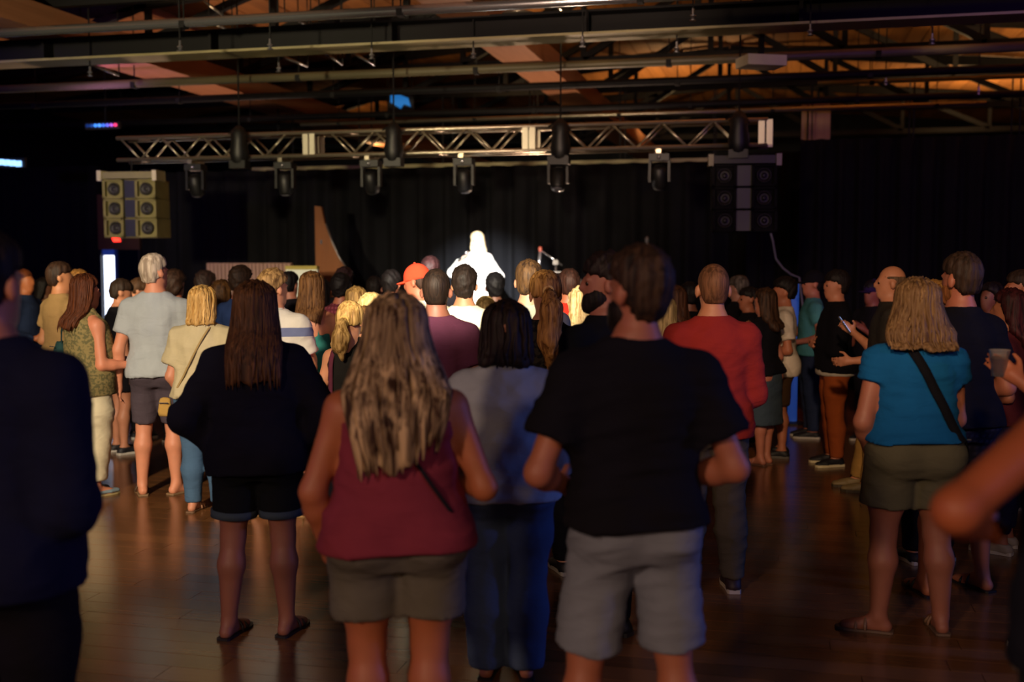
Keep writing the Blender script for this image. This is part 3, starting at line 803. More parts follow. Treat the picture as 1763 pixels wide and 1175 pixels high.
def normals(co, F):
    n = np.cross(co[F[:, 2]] - co[F[:, 0]], co[F[:, 3]] - co[F[:, 1]])
    vn = np.zeros_like(co)
    for i in range(4): np.add.at(vn, F[:, i], n)
    return vn / (np.linalg.norm(vn, axis=1, keepdims=True) + 1e-9)
def smooth(co, F, it=1, f=0.5):
    for _ in range(it):
        s = np.zeros_like(co); c = np.zeros(len(co))
        for i in range(4):
            j = (i + 1) % 4
            np.add.at(s, F[:, i], co[F[:, j]]); np.add.at(c, F[:, i], 1)
            np.add.at(s, F[:, j], co[F[:, i]]); np.add.at(c, F[:, j], 1)
        co = co + f * (s / c[:, None] - co)
    return co
def folds(co, F, amp, seed, fx=(9, 9, 16)):
    """cloth folds: warped sines pushed along the normals"""
    rr = np.random.RandomState(seed); n = normals(co, F); d = np.zeros(len(co))
    q = co * np.array(fx)
    w = 0.9 * np.sin(q[:, [1, 2, 0]] * 0.45 + rr.rand(3) * 6)
    q = q + w
    for i in range(4):
        k = rr.randn(3); k /= np.linalg.norm(k); ph = rr.rand() * 6.28
        s = np.sin(q @ k * (1.0 + 0.7 * i) * 1.6 + ph)
        d += (1 - np.abs(s)) ** 1.5 / (1 + 0.5 * i)
    d -= d.mean()
    return co + n * (d * amp)[:, None]
def strands(co, F, amp, seed, cx=0, cy=0, freq=26):
    rr = np.random.RandomState(seed); n = normals(co, F)
    an = np.arctan2(co[:, 0] - cx, -(co[:, 1] - cy)); z = co[:, 2]
    d = np.zeros(len(co))
    for i in range(5):
        d += np.sin(an * freq * (0.4 + 0.45 * i) + 2.2 * np.sin(z * (5 + 3 * rr.rand()) + rr.rand() * 6) + rr.rand() * 6) / (1 + 0.5 * i)
    return co + n * (d * amp)[:, None]

def rotm(rx, ry, rz):
    return np.array((Matrix.Rotation(rz, 3, 'Z') @ Matrix.Rotation(rx, 3, 'X') @ Matrix.Rotation(ry, 3, 'Y')))
def nrm(v): v = np.array(v, float); return v / np.linalg.norm(v)

# arm poses for the right arm (x > 0): upper arm and forearm directions, body facing +y
ARMS = {
    'down': ((.16, -.04, -1), (.05, .22, -1)),
    'loose': ((.26, -.06, -1), (.06, .25, -1)),
    'front': ((.25, -.14, -1), (-.42, .86, -.16)),
    'frontlow': ((.24, -.08, -1), (-.35, .62, -.75)),
    'wide': ((.42, -.18, -1), (-.55, .7, -.35)),
    'crossed': ((.20, .12, -1), (-.85, .48, .10)),
    'phone': ((.16, .22, -1), (-.30, .72, .62)),
    'hip': ((.62, -.20, -1), (-.62, .30, -.62)),
    'back': ((.20, -.25, -1), (-.65, -.15, -.7)),
    'reach': ((.22, .30, -1), (.10, .95, -.10)),
    'mic': ((.75, .25, -.75), (-.62, .45, .72)),
    'out': ((.80, .15, -.55), (-.62, .75, .30)),
}

PEOPLE = []
def person(label, u, vtop, d=None, vf=None, yaw=0, sex='m', H=None, hips=None, waist=None, chest=None, depth=1.0, sk='#b07c5e',
           hair=('short', '#2a1c12'), top=('tee', '#333333'), bot=('trousers', '#222222'), shoes=('sneaker', '#15151a', '#b8b4a8'),
           arms=('front', 'front'), head=(0, 0, 0), stance=0.11, feet=(8, -8), res=None, beard=None, cap=None, loc=None, baseZ=0.0,
           face_point=None, hand_res=0.0105, legshift=(0, 0), legfwd=(0, 0), lean=0.0, eyes=False, extras=None, group='concert audience standing on the floor'):
    if d is None and vf is not None: d = depth_feet(vf)
    if loc is None: P = place(u, d); 
    else: P = np.array(loc)
    if H is None: H = height_at(d, vtop)
    s = H / 1.75; f = sex == 'f'
    if res is None: res = 0.0116 if (d or 9) < 6 else (0.0146 if (d or 9) < 8.8 else 0.020)
    fp = PERF if face_point is None else np.array(face_point)
    hd = math.atan2(fp[1] - P[1], fp[0] - P[0]) - math.pi / 2 + R(yaw)
    hips = hips or (0.172 if not f else 0.180) * s
    waist = waist or (0.150 if not f else 0.135) * s
    chest = chest or (0.172 if not f else 0.152) * s
    fat = (waist / s) / (0.150 if not f else 0.135)
    dp = depth * (0.6 + 0.4 * fat)
    sh = max(0.158 if f else 0.185, 0.9 * chest / s + 0.02) * s
    bs = baseZ
    z_ = lambda q: q * H
    # torso profile
    tz = np.array([.455, .49, .53, .57, .61, .66, .71, .75, .78, .805, .825, .85]) * H
    ta = np.array([.86 * hips, .97 * hips, hips, .5 * hips + .5 * max(waist, .93 * hips) if fat > 1.2 else .55 * hips + .45 * waist, waist, .6 * waist + .4 * chest, .95 * chest, chest, .90 * chest, .68 * chest, .42 * chest, .058 * s])
    tb = np.array([.095, .112, .118, .112 * (.7 + .3 * fat), .102 * fat ** .8, .105 * fat ** .6, .112, .112, .098, .08, .066, .055]) * s * dp ** .8
    ty = np.array([-.012, -.018, -.014, -.004, .006, .006, .0, -.006, -.012, -.014, -.016, -.014]) * s
    ty = ty + lean * (tz / H - .5) * 0.4
    neck_y = -.014 * s + lean * .14
    # joints
    jl = {}
    for i, sd in enumerate((1, -1)):
        S = np.array([sd * sh, -.012 * s + lean * .13, .778 * H])
        up, fo = ARMS[arms[i]] if isinstance(arms[i], str) else arms[i]
        up = nrm((up[0] * sd, up[1], up[2])); fo = nrm((fo[0] * sd, fo[1], fo[2]))
        E = S + up * .178 * H; Wr = E + fo * .148 * H
        hipj = np.array([sd * .52 * hips, -.006, .515 * H])
        an = np.array([sd * stance * s + legshift[i], -.02 * s + legfwd[i], .05 * H])
        if i == 1 and stance < 0: pass
        kn = hipj * .5 + an * .5; kn[2] = .283 * H; kn[1] += .018 * s
        jl[sd] = dict(S=S, E=E, W=Wr, fo=fo, up=up, hip=hipj, knee=kn, ank=an, foot=R(feet[i]))
    # head frame
    M = rotm(R(head[1]), R(head[2]), R(head[0])); piv = np.array([0, neck_y + .004, .862 * H])
    hs = (0.55 + 0.45 * s) * 1.0 * (0.97 if f else 1.0)
    top_need = H - piv[2]; hz = top_need / (0.243 * hs)
    hp = lambda x, y, z: (x * hs, y * hs, z * hs * hz)
    armf = 1.0 + 0.55 * max(0, fat - 1.15)
    ar = np.array([.050, .040, .041, .028]) * s * (0.88 if f else 1.0) * armf
    lf = 1.0 + 0.45 * max(0, fat - 1.15)
    lr = np.array([.092, .080, .054, .060, .036]) * s * (1.0 if not f else 1.0) * lf
    lr[0] = max(lr[0], .46 * hips)
    xm = max(abs(j[q][0]) for j in jl.values() for q in ('S', 'E', 'W')) + .12
    ymn = min(min(j['E'][1], j['W'][1]) for j in jl.values()) - .16; ymx = max(max(j['E'][1], j['W'][1]) for j in jl.values()) + .14
    lo = (-xm, min(-.26 * s * max(1, dp), ymn), -.02); hi = (xm, max(.28 * s * max(1, dp), ymx), H + .06)

    def foot_prims(F, j, inf=0.0, k=.02, toe=1.0):
        c, sn = math.cos(j['foot']), math.sin(j['foot'])
        fw = np.array([-sn, c, 0]); A = j['ank'].copy(); g = .028 * s
        heel = A + fw * (-.035 * s); heel[2] = g + .004
        ball = A + fw * .115 * s; ball[2] = g * .85
        tip = A + fw * (.168 * s * toe); tip[2] = g * .72
        F.cone(A, heel, .034 * s + inf, .029 * s + inf, k)
        F.cone(A - [0, 0, .012 * s], ball, .030 * s + inf, .027 * s + inf, k)
        sd = np.array([c, sn, 0]) * .014 * s
        F.cone(ball + sd, tip + sd * .8, .025 * s + inf, .018 * s + inf, k); F.cone(ball - sd, tip - sd * .8, .025 * s + inf, .018 * s + inf, k)
        F.cone(heel, ball, .027 * s + inf, .026 * s + inf, k)
        return fw, heel, ball, tip

    # ---- body
    B = Field(lo, hi, res)
    B.loft(tz, ta, tb, ty, k=.03)
    for sd, j in jl.items():
        B.cone((sd * .035 * s, neck_y, .822 * H), j['S'] + [-sd * .01, 0, .004], .040 * s, ar[0] * .98, .05)
        B.cone(j['S'], j['E'], ar[0], ar[1], .04); m_ = j['E'] * .7 + j['W'] * .3
        B.cone(j['E'], m_, ar[1], ar[2], .03); B.cone(m_, j['W'], ar[2], ar[3], .03)
        B.cone(j['hip'], j['hip'] * .45 + j['knee'] * .55, lr[0], lr[1], .04)
        B.cone(j['hip'] * .45 + j['knee'] * .55, j['knee'], lr[1], lr[2], .04)
        cf = j['knee'] * .68 + j['ank'] * .32; cf[1] -= .016 * s
        B.cone(j['knee'], cf, lr[2], lr[3], .03); B.cone(cf, j['ank'], lr[3], lr[4], .03)
        foot_prims(B, j)
        B.ell(j['hip'] + [0, -.065 * s * dp, -.005], (.088 * s * hips / (.175 * s), .075 * s * dp, .085 * s), .05)
    B.cone((0, neck_y, .825 * H), piv + M @ np.array(hp(0, -.01, .06)), .064 * s if not f else .052 * s, .056 * s if not f else .046 * s, .04)
    B.ell(hp(0, -.014, .142), hp(.077, .098, .100), .02, M, piv)
    B.ell(hp(0, .034, .075), hp(.060, .064, .084), .03, M, piv)
    B.ell(hp(0, .074, .016), hp(.030, .026, .024), .03, M, piv)
    B.ell(hp(0, .104, .092), hp(.014, .022, .024), .015, M, piv); B.ell(hp(0, .096, .115), hp(.010, .014, .03), .015, M, piv)
    B.ell(hp(0, .092, .050), hp(.026, .012, .012), .012, M, piv)
    for sd in (1, -1):
        B.ell(hp(sd * .085, -.010, .098), hp(.013, .024, .036), .006, M, piv)
        B.ell(hp(sd * .030, .084, .130), hp(.026, .012, .010), .015, M, piv)
    co, F = B.mesh(); co = smooth(co, F, 1, .4)
    parts_co, parts_F = [co], [F]
    # hands: palm, four fingers, thumb
    for sd, j in jl.items():
        fo = j['fo']; n = nrm(np.cross(fo, np.cross((-sd, .3, .1), fo)))      # palm normal, inwards
        side = np.cross(fo, n) * sd
        if side[1] < 0 and abs(fo[2]) > .7: side = -side
        W0 = j['W']; hl = .098 * H * (.96 if f else 1)
        Fh = Field(W0 - .22 * s, W0 + .22 * s, hand_res * (1 if (d or 9) < 9 else 1.25))
        Fh.cone(W0 - fo * .03, W0 + fo * .25 * hl, ar[3], ar[3] * 1.02, .02)
        for q in (-.5, -.17, .17, .5):
            kb = W0 + fo * .50 * hl + side * q * .058 * s
            Fh.cone(W0 + fo * .1 * hl + side * q * .03 * s, kb, .015 * s, .013 * s, .012)
            ln = hl * (.50 - .10 * abs(q - .17) * 1.6)
            m1 = kb + nrm(fo + n * .25) * ln * .55; m2 = m1 + nrm(fo * .75 + n * .75) * ln * .5
            Fh.cone(kb, m1, .0098 * s, .0090 * s, .003); Fh.cone(m1, m2, .0090 * s, .0072 * s, .003)
        tb0 = W0 + fo * .16 * hl + side * .030 * s
        t1 = tb0 + nrm(fo * .6 + side * .75 + n * .35) * .045 * s; t2 = t1 + nrm(fo * .95 + side * .25 + n * .3) * .036 * s
        Fh.cone(tb0, t1, .015 * s, .0115 * s, .01); Fh.cone(t1, t2, .0112 * s, .0088 * s, .003)
        c2, f2 = Fh.mesh(); c2 = smooth(c2, f2, 1, .3)
        parts_F.append(f2 + sum(len(c) for c in parts_co)); parts_co.append(c2); j['hand'] = W0 + fo * .6 * hl
    me = mesh_np('person', np.concatenate(parts_co), [np.concatenate(parts_F)])
    body = link('person', me, skin(sk)); body.location = (P[0], P[1], bs); body.rotation_euler = (0, 0, hd)
    tag(body, label, 'person', group)
    seed = abs(hash((round(u), round(vtop)))) % 9999

    def out(name, Fd, mat, parent=body, fold=0.0, fx=(9, 9, 16), sm=1, st=0.0, cy=0.0, freq=26):
        c, q = Fd.mesh()
        if len(c) == 0: return None
        c = smooth(c, q, sm, .5)
        if fold: c = folds(c, q, fold, seed, fx)
        if st: c = strands(c, q, st, seed, 0, cy, freq)
        return link(name, mesh_np(name, c, [q]), mat, parent)

    # ---- lower clothes
    btype, bcol = bot[0], bot[1]; bo = bot[2] if len(bot) > 2 else {}
    bm_ = fabric(bcol, .9, bo.get('pattern'), bo.get('col2'))
    wz = bo.get('waist', .585) * H
    ez = bo.get('ease', .014)
    if btype != 'none':
        Fb = Field((-max(hips + .2, .3), lo[1], 0), (max(hips + .2, .3), max(hi[1], .3), wz + .05), res)
        if btype == 'skirt':
            hem = bo.get('hem', .30) * H
            Fb.loft([hem, .40 * H, .52 * H, .57 * H, wz], [hips + .05, hips + .035, hips + ez + .01, np.interp(.57 * H, tz, ta) + ez, np.interp(wz, tz, ta) + ez],
                    [.17 * s, .15 * s, tb[2] + ez + .02, tb[3] + ez, tb[4] + ez], [-.01] * 5, .02)
            nm = 'skirt'
        else:
            Fb.loft([.455 * H, .49 * H, .53 * H, .57 * H, wz], [ta[0] + ez, ta[1] + ez, ta[2] + ez, ta[3] + ez, np.interp(wz, tz, ta) + ez],
                    [b + ez for b in (tb[0], tb[1], tb[2], tb[3], np.interp(wz, tz, tb))], list(ty[:4]) + [np.interp(wz, tz, ty)], .03)
            for sd, j in jl.items():
                Fb.ell(j['hip'] + [0, -.065 * s * dp, -.005], np.array((.088 * s * hips / (.175 * s), .075 * s * dp, .085 * s)) + ez, .05)
                if btype == 'shorts':
                    hz_ = bo.get('hem', .30) * H; t = (j['hip'][2] - hz_) / (j['hip'][2] - j['knee'][2]); t = min(t, 1.15)
                    e_ = j['hip'] + (j['knee'] - j['hip']) * t; fl_ = bo.get('flare', .035)
                    rr_ = np.interp(t, [0, .55, 1, 1.2], [lr[0], lr[1], lr[2], lr[2]])
                    Fb.capcone(j['hip'], e_, lr[0] + ez, max(rr_ + fl_, bo.get('hemr', 0)), .035)
                    nm = 'shorts'
                else:
                    ft = max(.020, bo.get('fit', .022)); hm = bo.get('hem', .045) * H
                    Fb.cone(j['hip'], j['hip'] * .45 + j['knee'] * .55, lr[0] + ez, lr[1] + ft, .035)
                    Fb.cone(j['hip'] * .45 + j['knee'] * .55, j['knee'], lr[1] + ft, lr[2] + ft, .03)
                    e_ = j['knee'] + (j['ank'] - j['knee']) * ((j['knee'][2] - hm) / (j['knee'][2] - j['ank'][2]))
                    cfm = j['knee'] * .62 + e_ * .38 - [0, .014 * s, 0]
                    Fb.cone(j['knee'], cfm, lr[2] + ft, lr[3] + ft + bo.get('flare', 0) * .5, .03)
                    Fb.capcone(cfm, e_, lr[3] + ft + bo.get('flare', 0) * .5, lr[4] + ft + bo.get('flare', 0), .02)
                    nm = 'trousers'
        lw = out(nm, Fb, bm_, body, bo.get('fold', .0035))
        if btype == 'shorts' and bo.get('cuff'):
            for sd, j in jl.items():
                hz_ = bo.get('hem', .30) * H; t = (j['hip'][2] - hz_) / (j['hip'][2] - j['knee'][2]); a_ = j['hip'] + (j['knee'] - j['hip']) * (t - .06); e_ = j['hip'] + (j['knee'] - j['hip']) * (t + .03)
                rr_ = np.interp(t, [0, .55, 1, 1.2], [lr[0], lr[1], lr[2], lr[2]]) + bo.get('flare', .035) + .006
                mb = MB().tube([a_, e_], rr_, 28); mb.build('cuff', fabric(bo['cuff']), lw, smooth=True)

    # ---- upper clothes
    ttype, tcol = top[0], top[1]; to = top[2] if len(top) > 2 else {}
    prof = None
    if ttype != 'none':
        te = to.get('ease', .018); hem = to.get('hem', .50) * H; drape = to.get('drape', .95)
        nl = to.get('neck', .846) * H
        tank = ttype == 'tank'
        pz = np.concatenate([[hem], tz[tz > hem + .01]])
        pa = np.interp(pz, tz, ta) + te; pb = np.interp(pz, tz, tb) + te; py = np.interp(pz, tz, ty)
        if not tank or to.get('drape'):
            low = pz < .75 * H
            pa[low] = np.maximum(pa[low], drape * (chest + te)); 
            seat = np.interp(.50 * H, tz, tb) + .07 * s * dp * .3
            pb[low] = np.maximum(pb[low], drape * (tb[7] + te))
        if hem < .56 * H: pa[0] = max(pa[0], hips + te + .012); pb[0] = max(pb[0], .165 * s * dp + te * .5); py[0] = -.018 * s
        k2 = pz < .60 * H
        if not tank: pa[k2] = np.maximum(pa[k2], hips + te + .004)
        pb[k2] = np.maximum(pb[k2], .140 * s * dp + te)
        prof = (pz, pa, pb, py)
        Ft = Field((-xm, lo[1] - .03, hem - .06), (xm, hi[1] + .03, .88 * H), res)
        Ft.loft(pz, pa, pb, py, .025, 2.3)
        sl = to.get('sleeve', {'tee': .50, 'cap': .22, 'long': 2.0, 'tank': 0, 'polo': .62}[ttype]); se = to.get('se', .020)
        if hem < .56 * H:
            for sd, j in jl.items():
                Ft.ell(j['hip'] + [0, -.065 * s * dp, -.005], np.array((.088 * s * hips / (.175 * s), .075 * s * dp, .085 * s)) + bo.get('ease', .014) + .016, .06)
                Ft.cone(j['hip'], j['hip'] + [0, 0, .05], lr[0] + .030, lr[0] + .02, .05)
            Ft.cut(lambda X, Y, Z: hem - Z + 0 * X + .02 * np.sin(X * 9 + 1) * .3 + 0 * Y)
        if not tank:
            for sd, j in jl.items():
                Ft.cone((sd * .042 * s, neck_y, .820 * H), j['S'], .040 * s + te * .5, ar[0] * .98 + te * .8, .05)
                if sl <= 1:
                    e_ = j['S'] + (j['E'] - j['S']) * sl
                    Ft.capcone(j['S'], e_, ar[0] + te, np.interp(sl, [0, 1], [ar[0], ar[1]]) + se, .045)
                else:
                    Ft.cone(j['S'], j['E'], ar[0] + te, ar[1] + se, .045)
                    e_ = j['E'] + (j['W'] - j['E']) * min(1.0, sl - 1.0)
                    Ft.capcone(j['E'], e_, ar[1] + se, ar[3] + se * .8, .03)
            Ft.cut(lambda X, Y, Z: (Z - nl) + .25 * (Y - neck_y) * 0 + 0 * X)
        else:
            tl = to.get('topline', .745) * H
            Ft.cut(lambda X, Y, Z: Z - tl - .03 * (np.abs(X) / chest) ** 2 + 0 * Y)
            sw = to.get('strap', .018)
            for sd in (1, -1):
                xs_ = sd * to.get('strapx', .55) * chest
                bk = np.interp(.79 * H, tz, tb); 
                Ft.cone((xs_, -np.interp(tl, tz, pb if False else np.interp(tz, pz, pb)) * .93 + .01, tl - .02), (xs_ * .92, -bk * .75 - .012, .80 * H), sw, sw, .015)
                Ft.cone((xs_ * .92, -bk * .75 - .012, .80 * H), (xs_ * .88, -.01, .842 * H), sw, sw, .015)
                Ft.cone((xs_ * .88, -.01, .842 * H), (xs_, .09 * s, .77 * H), sw, sw, .015)
        sh_o = out({'tee': 'tee_shirt', 'cap': 'blouse', 'long': 'sweater', 'tank': 'tank_top', 'polo': 'polo_shirt'}[ttype], Ft,
                   fabric(tcol, .9, to.get('pattern'), to.get('col2'), to.get('zs')), body, to.get('fold', .005), to.get('fx', (8, 8, 14)))
        if ttype in ('polo',) or to.get('collar'):
            mb = MB(); r0 = .068 * s
            ring = [(r0 * math.cos(a), neck_y + r0 * 1.0 * math.sin(a), .842 * H) for a in np.linspace(0, 2 * math.pi, 17)]
            mb.tube(ring, .016 * s, 8); mb.build('collar', fabric(to.get('collar', tcol)), sh_o, smooth=True)
        if to.get('under'):
            U = Field((-hips - .1, -.3, hem - .08), (hips + .1, .3, hem + .1), res)
            U.loft([hem - .035, hem + .05], [pa[0] - .008] * 2, [pb[0] - .006] * 2, [py[0]] * 2, .01); out('undershirt_hem', U, fabric(to['under']), sh_o)

    # ---- shoes
    if shoes and shoes[0] != 'none':
        for sd, j in jl.items():
            c_, sn_ = math.cos(j['foot']), math.sin(j['foot'])
            A = j['ank']
            Fs = Field(A - [.28 * s, .28 * s, A[2] + .02], A + [.28 * s, .28 * s, .10], .0085 if (d or 9) < 7 else .011)
            if shoes[0] in ('sneaker', 'flat', 'boot'):
                fw, heel, ball, tip = foot_prims(Fs, j, .009, .02, 1.06)
                tz_ = {'sneaker': .075, 'flat': .046, 'boot': .13}[shoes[0]] * s
                dz = .35 if shoes[0] == 'flat' else 0.0
                Fs.cut(lambda X, Y, Z: Z - tz_ - (dz * .06 if dz else 0) * 0 + 0 * X + 0 * Y)
                Fs.cut(lambda X, Y, Z: .014 - Z + 0 * X + 0 * Y)
                so = out('shoe', Fs, simple('shoe_' + shoes[1], shoes[1], .6), body)
                par = so
            else:
                Fs = None; par = None
                fw = np.array([-sn_, c_, 0]); heel = A + fw * (-.035 * s); tip = A + fw * .168 * s
            # sole
            mid = [(-.072, .028), (-.06, .036), (-.02, .036), (.05, .038), (.11, .047), (.16, .044), (.195, .028), (.205, .0)]
            sdv = np.array([c_, sn_, 0]); pl_ = [A + fw * a * s * 1.02 + sdv * b * s for a, b in mid] + [A + fw * a * s * 1.02 - sdv * b * s for a, b in mid[::-1][1:]]
            n_ = len(pl_); th = .022 if shoes[0] in ('sneaker', 'boot') else .012
            cov = [(p[0], p[1], .001) for p in pl_] + [(p[0], p[1], th) for p in pl_]
            mb = MB().add(cov, [tuple(range(n_))[::-1], tuple(range(n_, 2 * n_))] + [(i, (i + 1) % n_, (i + 1) % n_ + n_, i + n_) for i in range(n_)])
            if par is None:
                par = mb.build('sandal', simple('sole_' + shoes[2], shoes[2], .6), body)
                for q, rr2 in ((.105, .036), (.060, .054)):
                    cpt = (A + fw * q * s) * [1, 1, 0]; pts = [cpt + sdv * (math.cos(t) * .045 * s) + np.array([0, 0, .012 + max(0, math.sin(t)) * rr2 * s * 1.05]) for t in np.linspace(0, math.pi, 9)]
                    MB().tube(pts, .007, 6).build('strap', simple('strap_' + shoes[1], shoes[1], .5), par, smooth=True)
            else: mb.build('sole', simple('sole_' + shoes[2], shoes[2], .6), par)
    # ---- hair
    if hair and hair[0] != 'none':
        style, hc = hair[0], hair[1]; ho = hair[2] if len(hair) > 2 else {}
        hm = hairmat(hc, ho.get('col2'), ho.get('streak', 55), *ho.get('ramp', (.36, .68)))
        hr = min(res, .0108 if (d or 9) < 6.5 else .0142)
        pw = piv
        def hl_cut(Fd, zl=.150, y0=-.030, sl_=.45):
            def g(X, Y, Z):
                x, y, z = X - pw[0], Y - pw[1], Z - pw[2]
                ly = (M[0, 1] * x + M[1, 1] * y + M[2, 1] * z) / hs; lz = (M[0, 2] * x + M[1, 2] * y + M[2, 2] * z) / (hs * hz)
                return np.minimum(ly - (y0 + sl_ * (lz - .05)), (zl + .25 * (ly - .05)) - lz) * hs
            Fd.cut(g)
        if style in ('short', 'buzz', 'curly', 'bald', 'messy'):
            e_ = {'short': .010, 'buzz': .0045, 'curly': .028, 'bald': .004, 'messy': .015}[style] * ho.get('vol', 1)
            Fh = Field(piv - .2, piv + [.2, .2, .38], hr)
            if style in ('buzz', 'bald'): Fh.ell(hp(0, -.014, .142), np.array(hp(.077, .098, .100)) + e_, .02, M, piv)
            else:
                Fh.ell(hp(0, -.014, .156), np.array(hp(.071, .093, .090)) + e_, .02, M, piv)
                Fh.ell(hp(0, -.016, .135), np.array(hp(.077, .098, .100)) + .0035, .02, M, piv)
            if style in ('short', 'messy', 'curly'): Fh.ell(hp(0, .01, .180), np.array(hp(.064, .080, .056)) + e_ * .7, .03, M, piv)
            Fh.ell(hp(0, -.050, .075), np.array(hp(.058, .036, .055)) + min(e_, .008), .03, M, piv)
            if style == 'curly': Fh.ell(hp(0, -.03, .08), np.array(hp(.08, .07, .07)) + e_ * .8, .03, M, piv)
            hl_cut(Fh)
            nape = ho.get('nape', .035)
            def g2(X, Y, Z):
                x, y, z = X - pw[0], Y - pw[1], Z - pw[2]; lz = (M[0, 2] * x + M[1, 2] * y + M[2, 2] * z) / (hs * hz); return (nape - lz) * hs
            Fh.cut(g2)
            if style == 'bald':
                def g3(X, Y, Z):
                    x, y, z = X - pw[0], Y - pw[1], Z - pw[2]; lz = (M[0, 2] * x + M[1, 2] * y + M[2, 2] * z) / (hs * hz); return (lz - .165) * hs
                Fh.cut(g3)
            c, q = Fh.mesh(); c = smooth(c, q, 1, .4)
            if style in ('short',): c = strands(c, q, .0028, seed, 0, neck_y, 24); c = folds(c, q, .003, seed, (40, 40, 26))
            if style in ('messy', 'curly'): c = folds(c, q, .011 if style == 'curly' else .008, seed, (38, 38, 34))
            link('hair', mesh_np('hair', c, [q]), hm, body)
        else:
            # long styles: one profile from the crown down, wrapped round head and back
            L = ho.get('len', .40); W = ho.get('w', .13) * s; wt = ho.get('wt', .8) * W; v0 = ho.get('vol', .016)
            zt_ = H + v0
            zz = [zt_ - q for q in (0, .006, .02, .045, .08, .12, .17, .22)]
            hwid = (.077 * hs + v0)
            aa = [.02, .034, .058, hwid * .93, hwid * 1.02, hwid * 1.06, np.interp(.17, [.1, max(L, .2)], [hwid * 1.06, W]) if L > .2 else W, 0]
            dd = [.02, .045, .07, .098, .108, .106, .10, .09]; yy = [-.01, -.012, -.012, -.014, -.016, -.018, -.024, -.035]
            aa[7] = max(hwid * 1.06 + (W - hwid * 1.06) * min(1, .22 / L), hwid * .9)
            ends = []
            if L > .24:
                for t in (.33, .66, 1.0):
                    zq = .22 + (L - .22) * t; zabs = zt_ - zq
                    bb = np.interp(min(zabs, .84 * H), tz, tb) if zabs < .84 * H else .06 * s
                    back = -(bb + .02) + np.interp(min(zabs, tz[-1]), tz, ty) if zabs < .83 * H else -.07 * s
                    hdp = .05 + .02 * (1 - t)
                    zz.append(zabs); aa.append(W + (wt - W) * max(0, (t - .3) / .7)); dd.append(hdp); yy.append(back - .012 + (hdp - .05) * .6)
            else: zz[7] = zt_ - max(L, .2); 
            zz = np.array(zz[::-1]); aa = np.array(aa[::-1]); dd = np.array(dd[::-1]) * np.where(np.array(zz) > H - .2, hs, 1); yy = np.array(yy[::-1]) + neck_y + .012
            zend = zt_ - L
            Fh = Field((-max(W, .12) - .06, min(yy) - max(dd) - .05, zend - .06), (max(W, .12) + .06, .2, H + .06), hr)
            Fh.loft(zz, aa, dd, yy, .02, 2.0, z0=zend - .04)
            if ho.get('side', True):
                pass
            rr = np.random.RandomState(seed); ph = rr.rand(4) * 6
            jag = ho.get('jag', .03)
            def gend(X, Y, Z): return (zend + jag * (np.sin(X * 38 + ph[0]) * .5 + np.sin(X * 71 + ph[1]) * .35 + np.sin(X * 17 + ph[2]) * .6) + ho.get('slope', 0) * X) - Z + 0 * Y
            Fh.cut(gend)
            if not ho.get('bang'): hl_cut(Fh, .155, .005, .35)
            # keep the face clear below the hairline
            def gf(X, Y, Z):
                x, y, z = X - pw[0], Y - pw[1], Z - pw[2]; ly = (M[0, 1] * x + M[1, 1] * y + M[2, 1] * z) / hs; lz = (M[0, 2] * x + M[1, 2] * y + M[2, 2] * z) / hs
                return np.minimum(ly - .055, .17 - lz) * hs
            Fh.cut(gf)
            c, q = Fh.mesh(); c = smooth(c, q, 1, .4)
            c = strands(c, q, ho.get('rel', .0035), seed, 0, float(np.median(yy)), ho.get('freq', 20))
            if ho.get('curl'): c = folds(c, q, ho['curl'], seed, (26, 26, 20))
            ho_ = link('hair', mesh_np('hair', c, [q]), hm, body)
            # loose locks lying on the outside
            nlk = ho.get('locks', 0)
            if nlk:
                mb = MB(); lkr = ho.get('lockr', .0085)
                for i in range(nlk):
                    p0 = rr.uniform(-1.9, 1.9); z_a = zt_ - rr.uniform(.004, .06); z_b = zend + (rr.uniform(-.035, .10) if L > .36 else rr.uniform(-.006, .05)) + ho.get('slope', 0) * math.sin(p0) * W
                    pts = []; rad = []; w1, w2 = rr.rand(2) * 6; am = rr.uniform(.02, .10)
                    for t in np.linspace(0, 1, 14):
                        zq = z_a + (z_b - z_a) * t; a_ = np.interp(zq, zz, aa); d_ = np.interp(zq, zz, dd); y_ = np.interp(zq, zz, yy)
                        pp = p0 * (1 - .12 * t) + am * math.sin(4.5 * t + w1) + .04 * math.sin(11 * t + w2)
                        pts.append((a_ * 1.0 * math.sin(pp), y_ - d_ * math.cos(pp), zq)); rad.append((lkr if t < .8 else lkr * (1.02 - t) / .22 + .001) * rr.uniform(.85, 1.1))
                    mb.tube(pts, rad, 5)
                    if i == nlk // 2:
                        mb.build('hair_lock', hairmat(ho.get('col2', hc), hc, 90), ho_, smooth=True); mb = MB()
                mb.build('hair_lock', hm, ho_, smooth=True)
            if ho.get('pony'):
                pc = ho['pony']; pl, pr = pc[0], pc[1]
                Fp = Field((-.2, -.42, H - pl - .3), (.2, .0, H + .02), hr)
                z0 = H - .10; yb = neck_y - .095 * hs
                chn = [(0, yb, z0), (.0, yb - .055, z0 - .03), (0.005, yb - .075, z0 - .10), (-.005, yb - .065, z0 - pl * .6), (.005, yb - .05, z0 - pl)]
                rd = [.020, .034, pr, pr * 1.05, .012]
                for i in range(4): Fp.cone(chn[i], chn[i + 1], rd[i], rd[i + 1], .02)
                c, q = Fp.mesh(); c = smooth(c, q, 1, .4); c = strands(c, q, .003, seed + 1, 0, yb - .06, 12); c = folds(c, q, .005, seed, (22, 22, 12))
                po = link('ponytail', mesh_np('ponytail', c, [q]), hm, ho_)
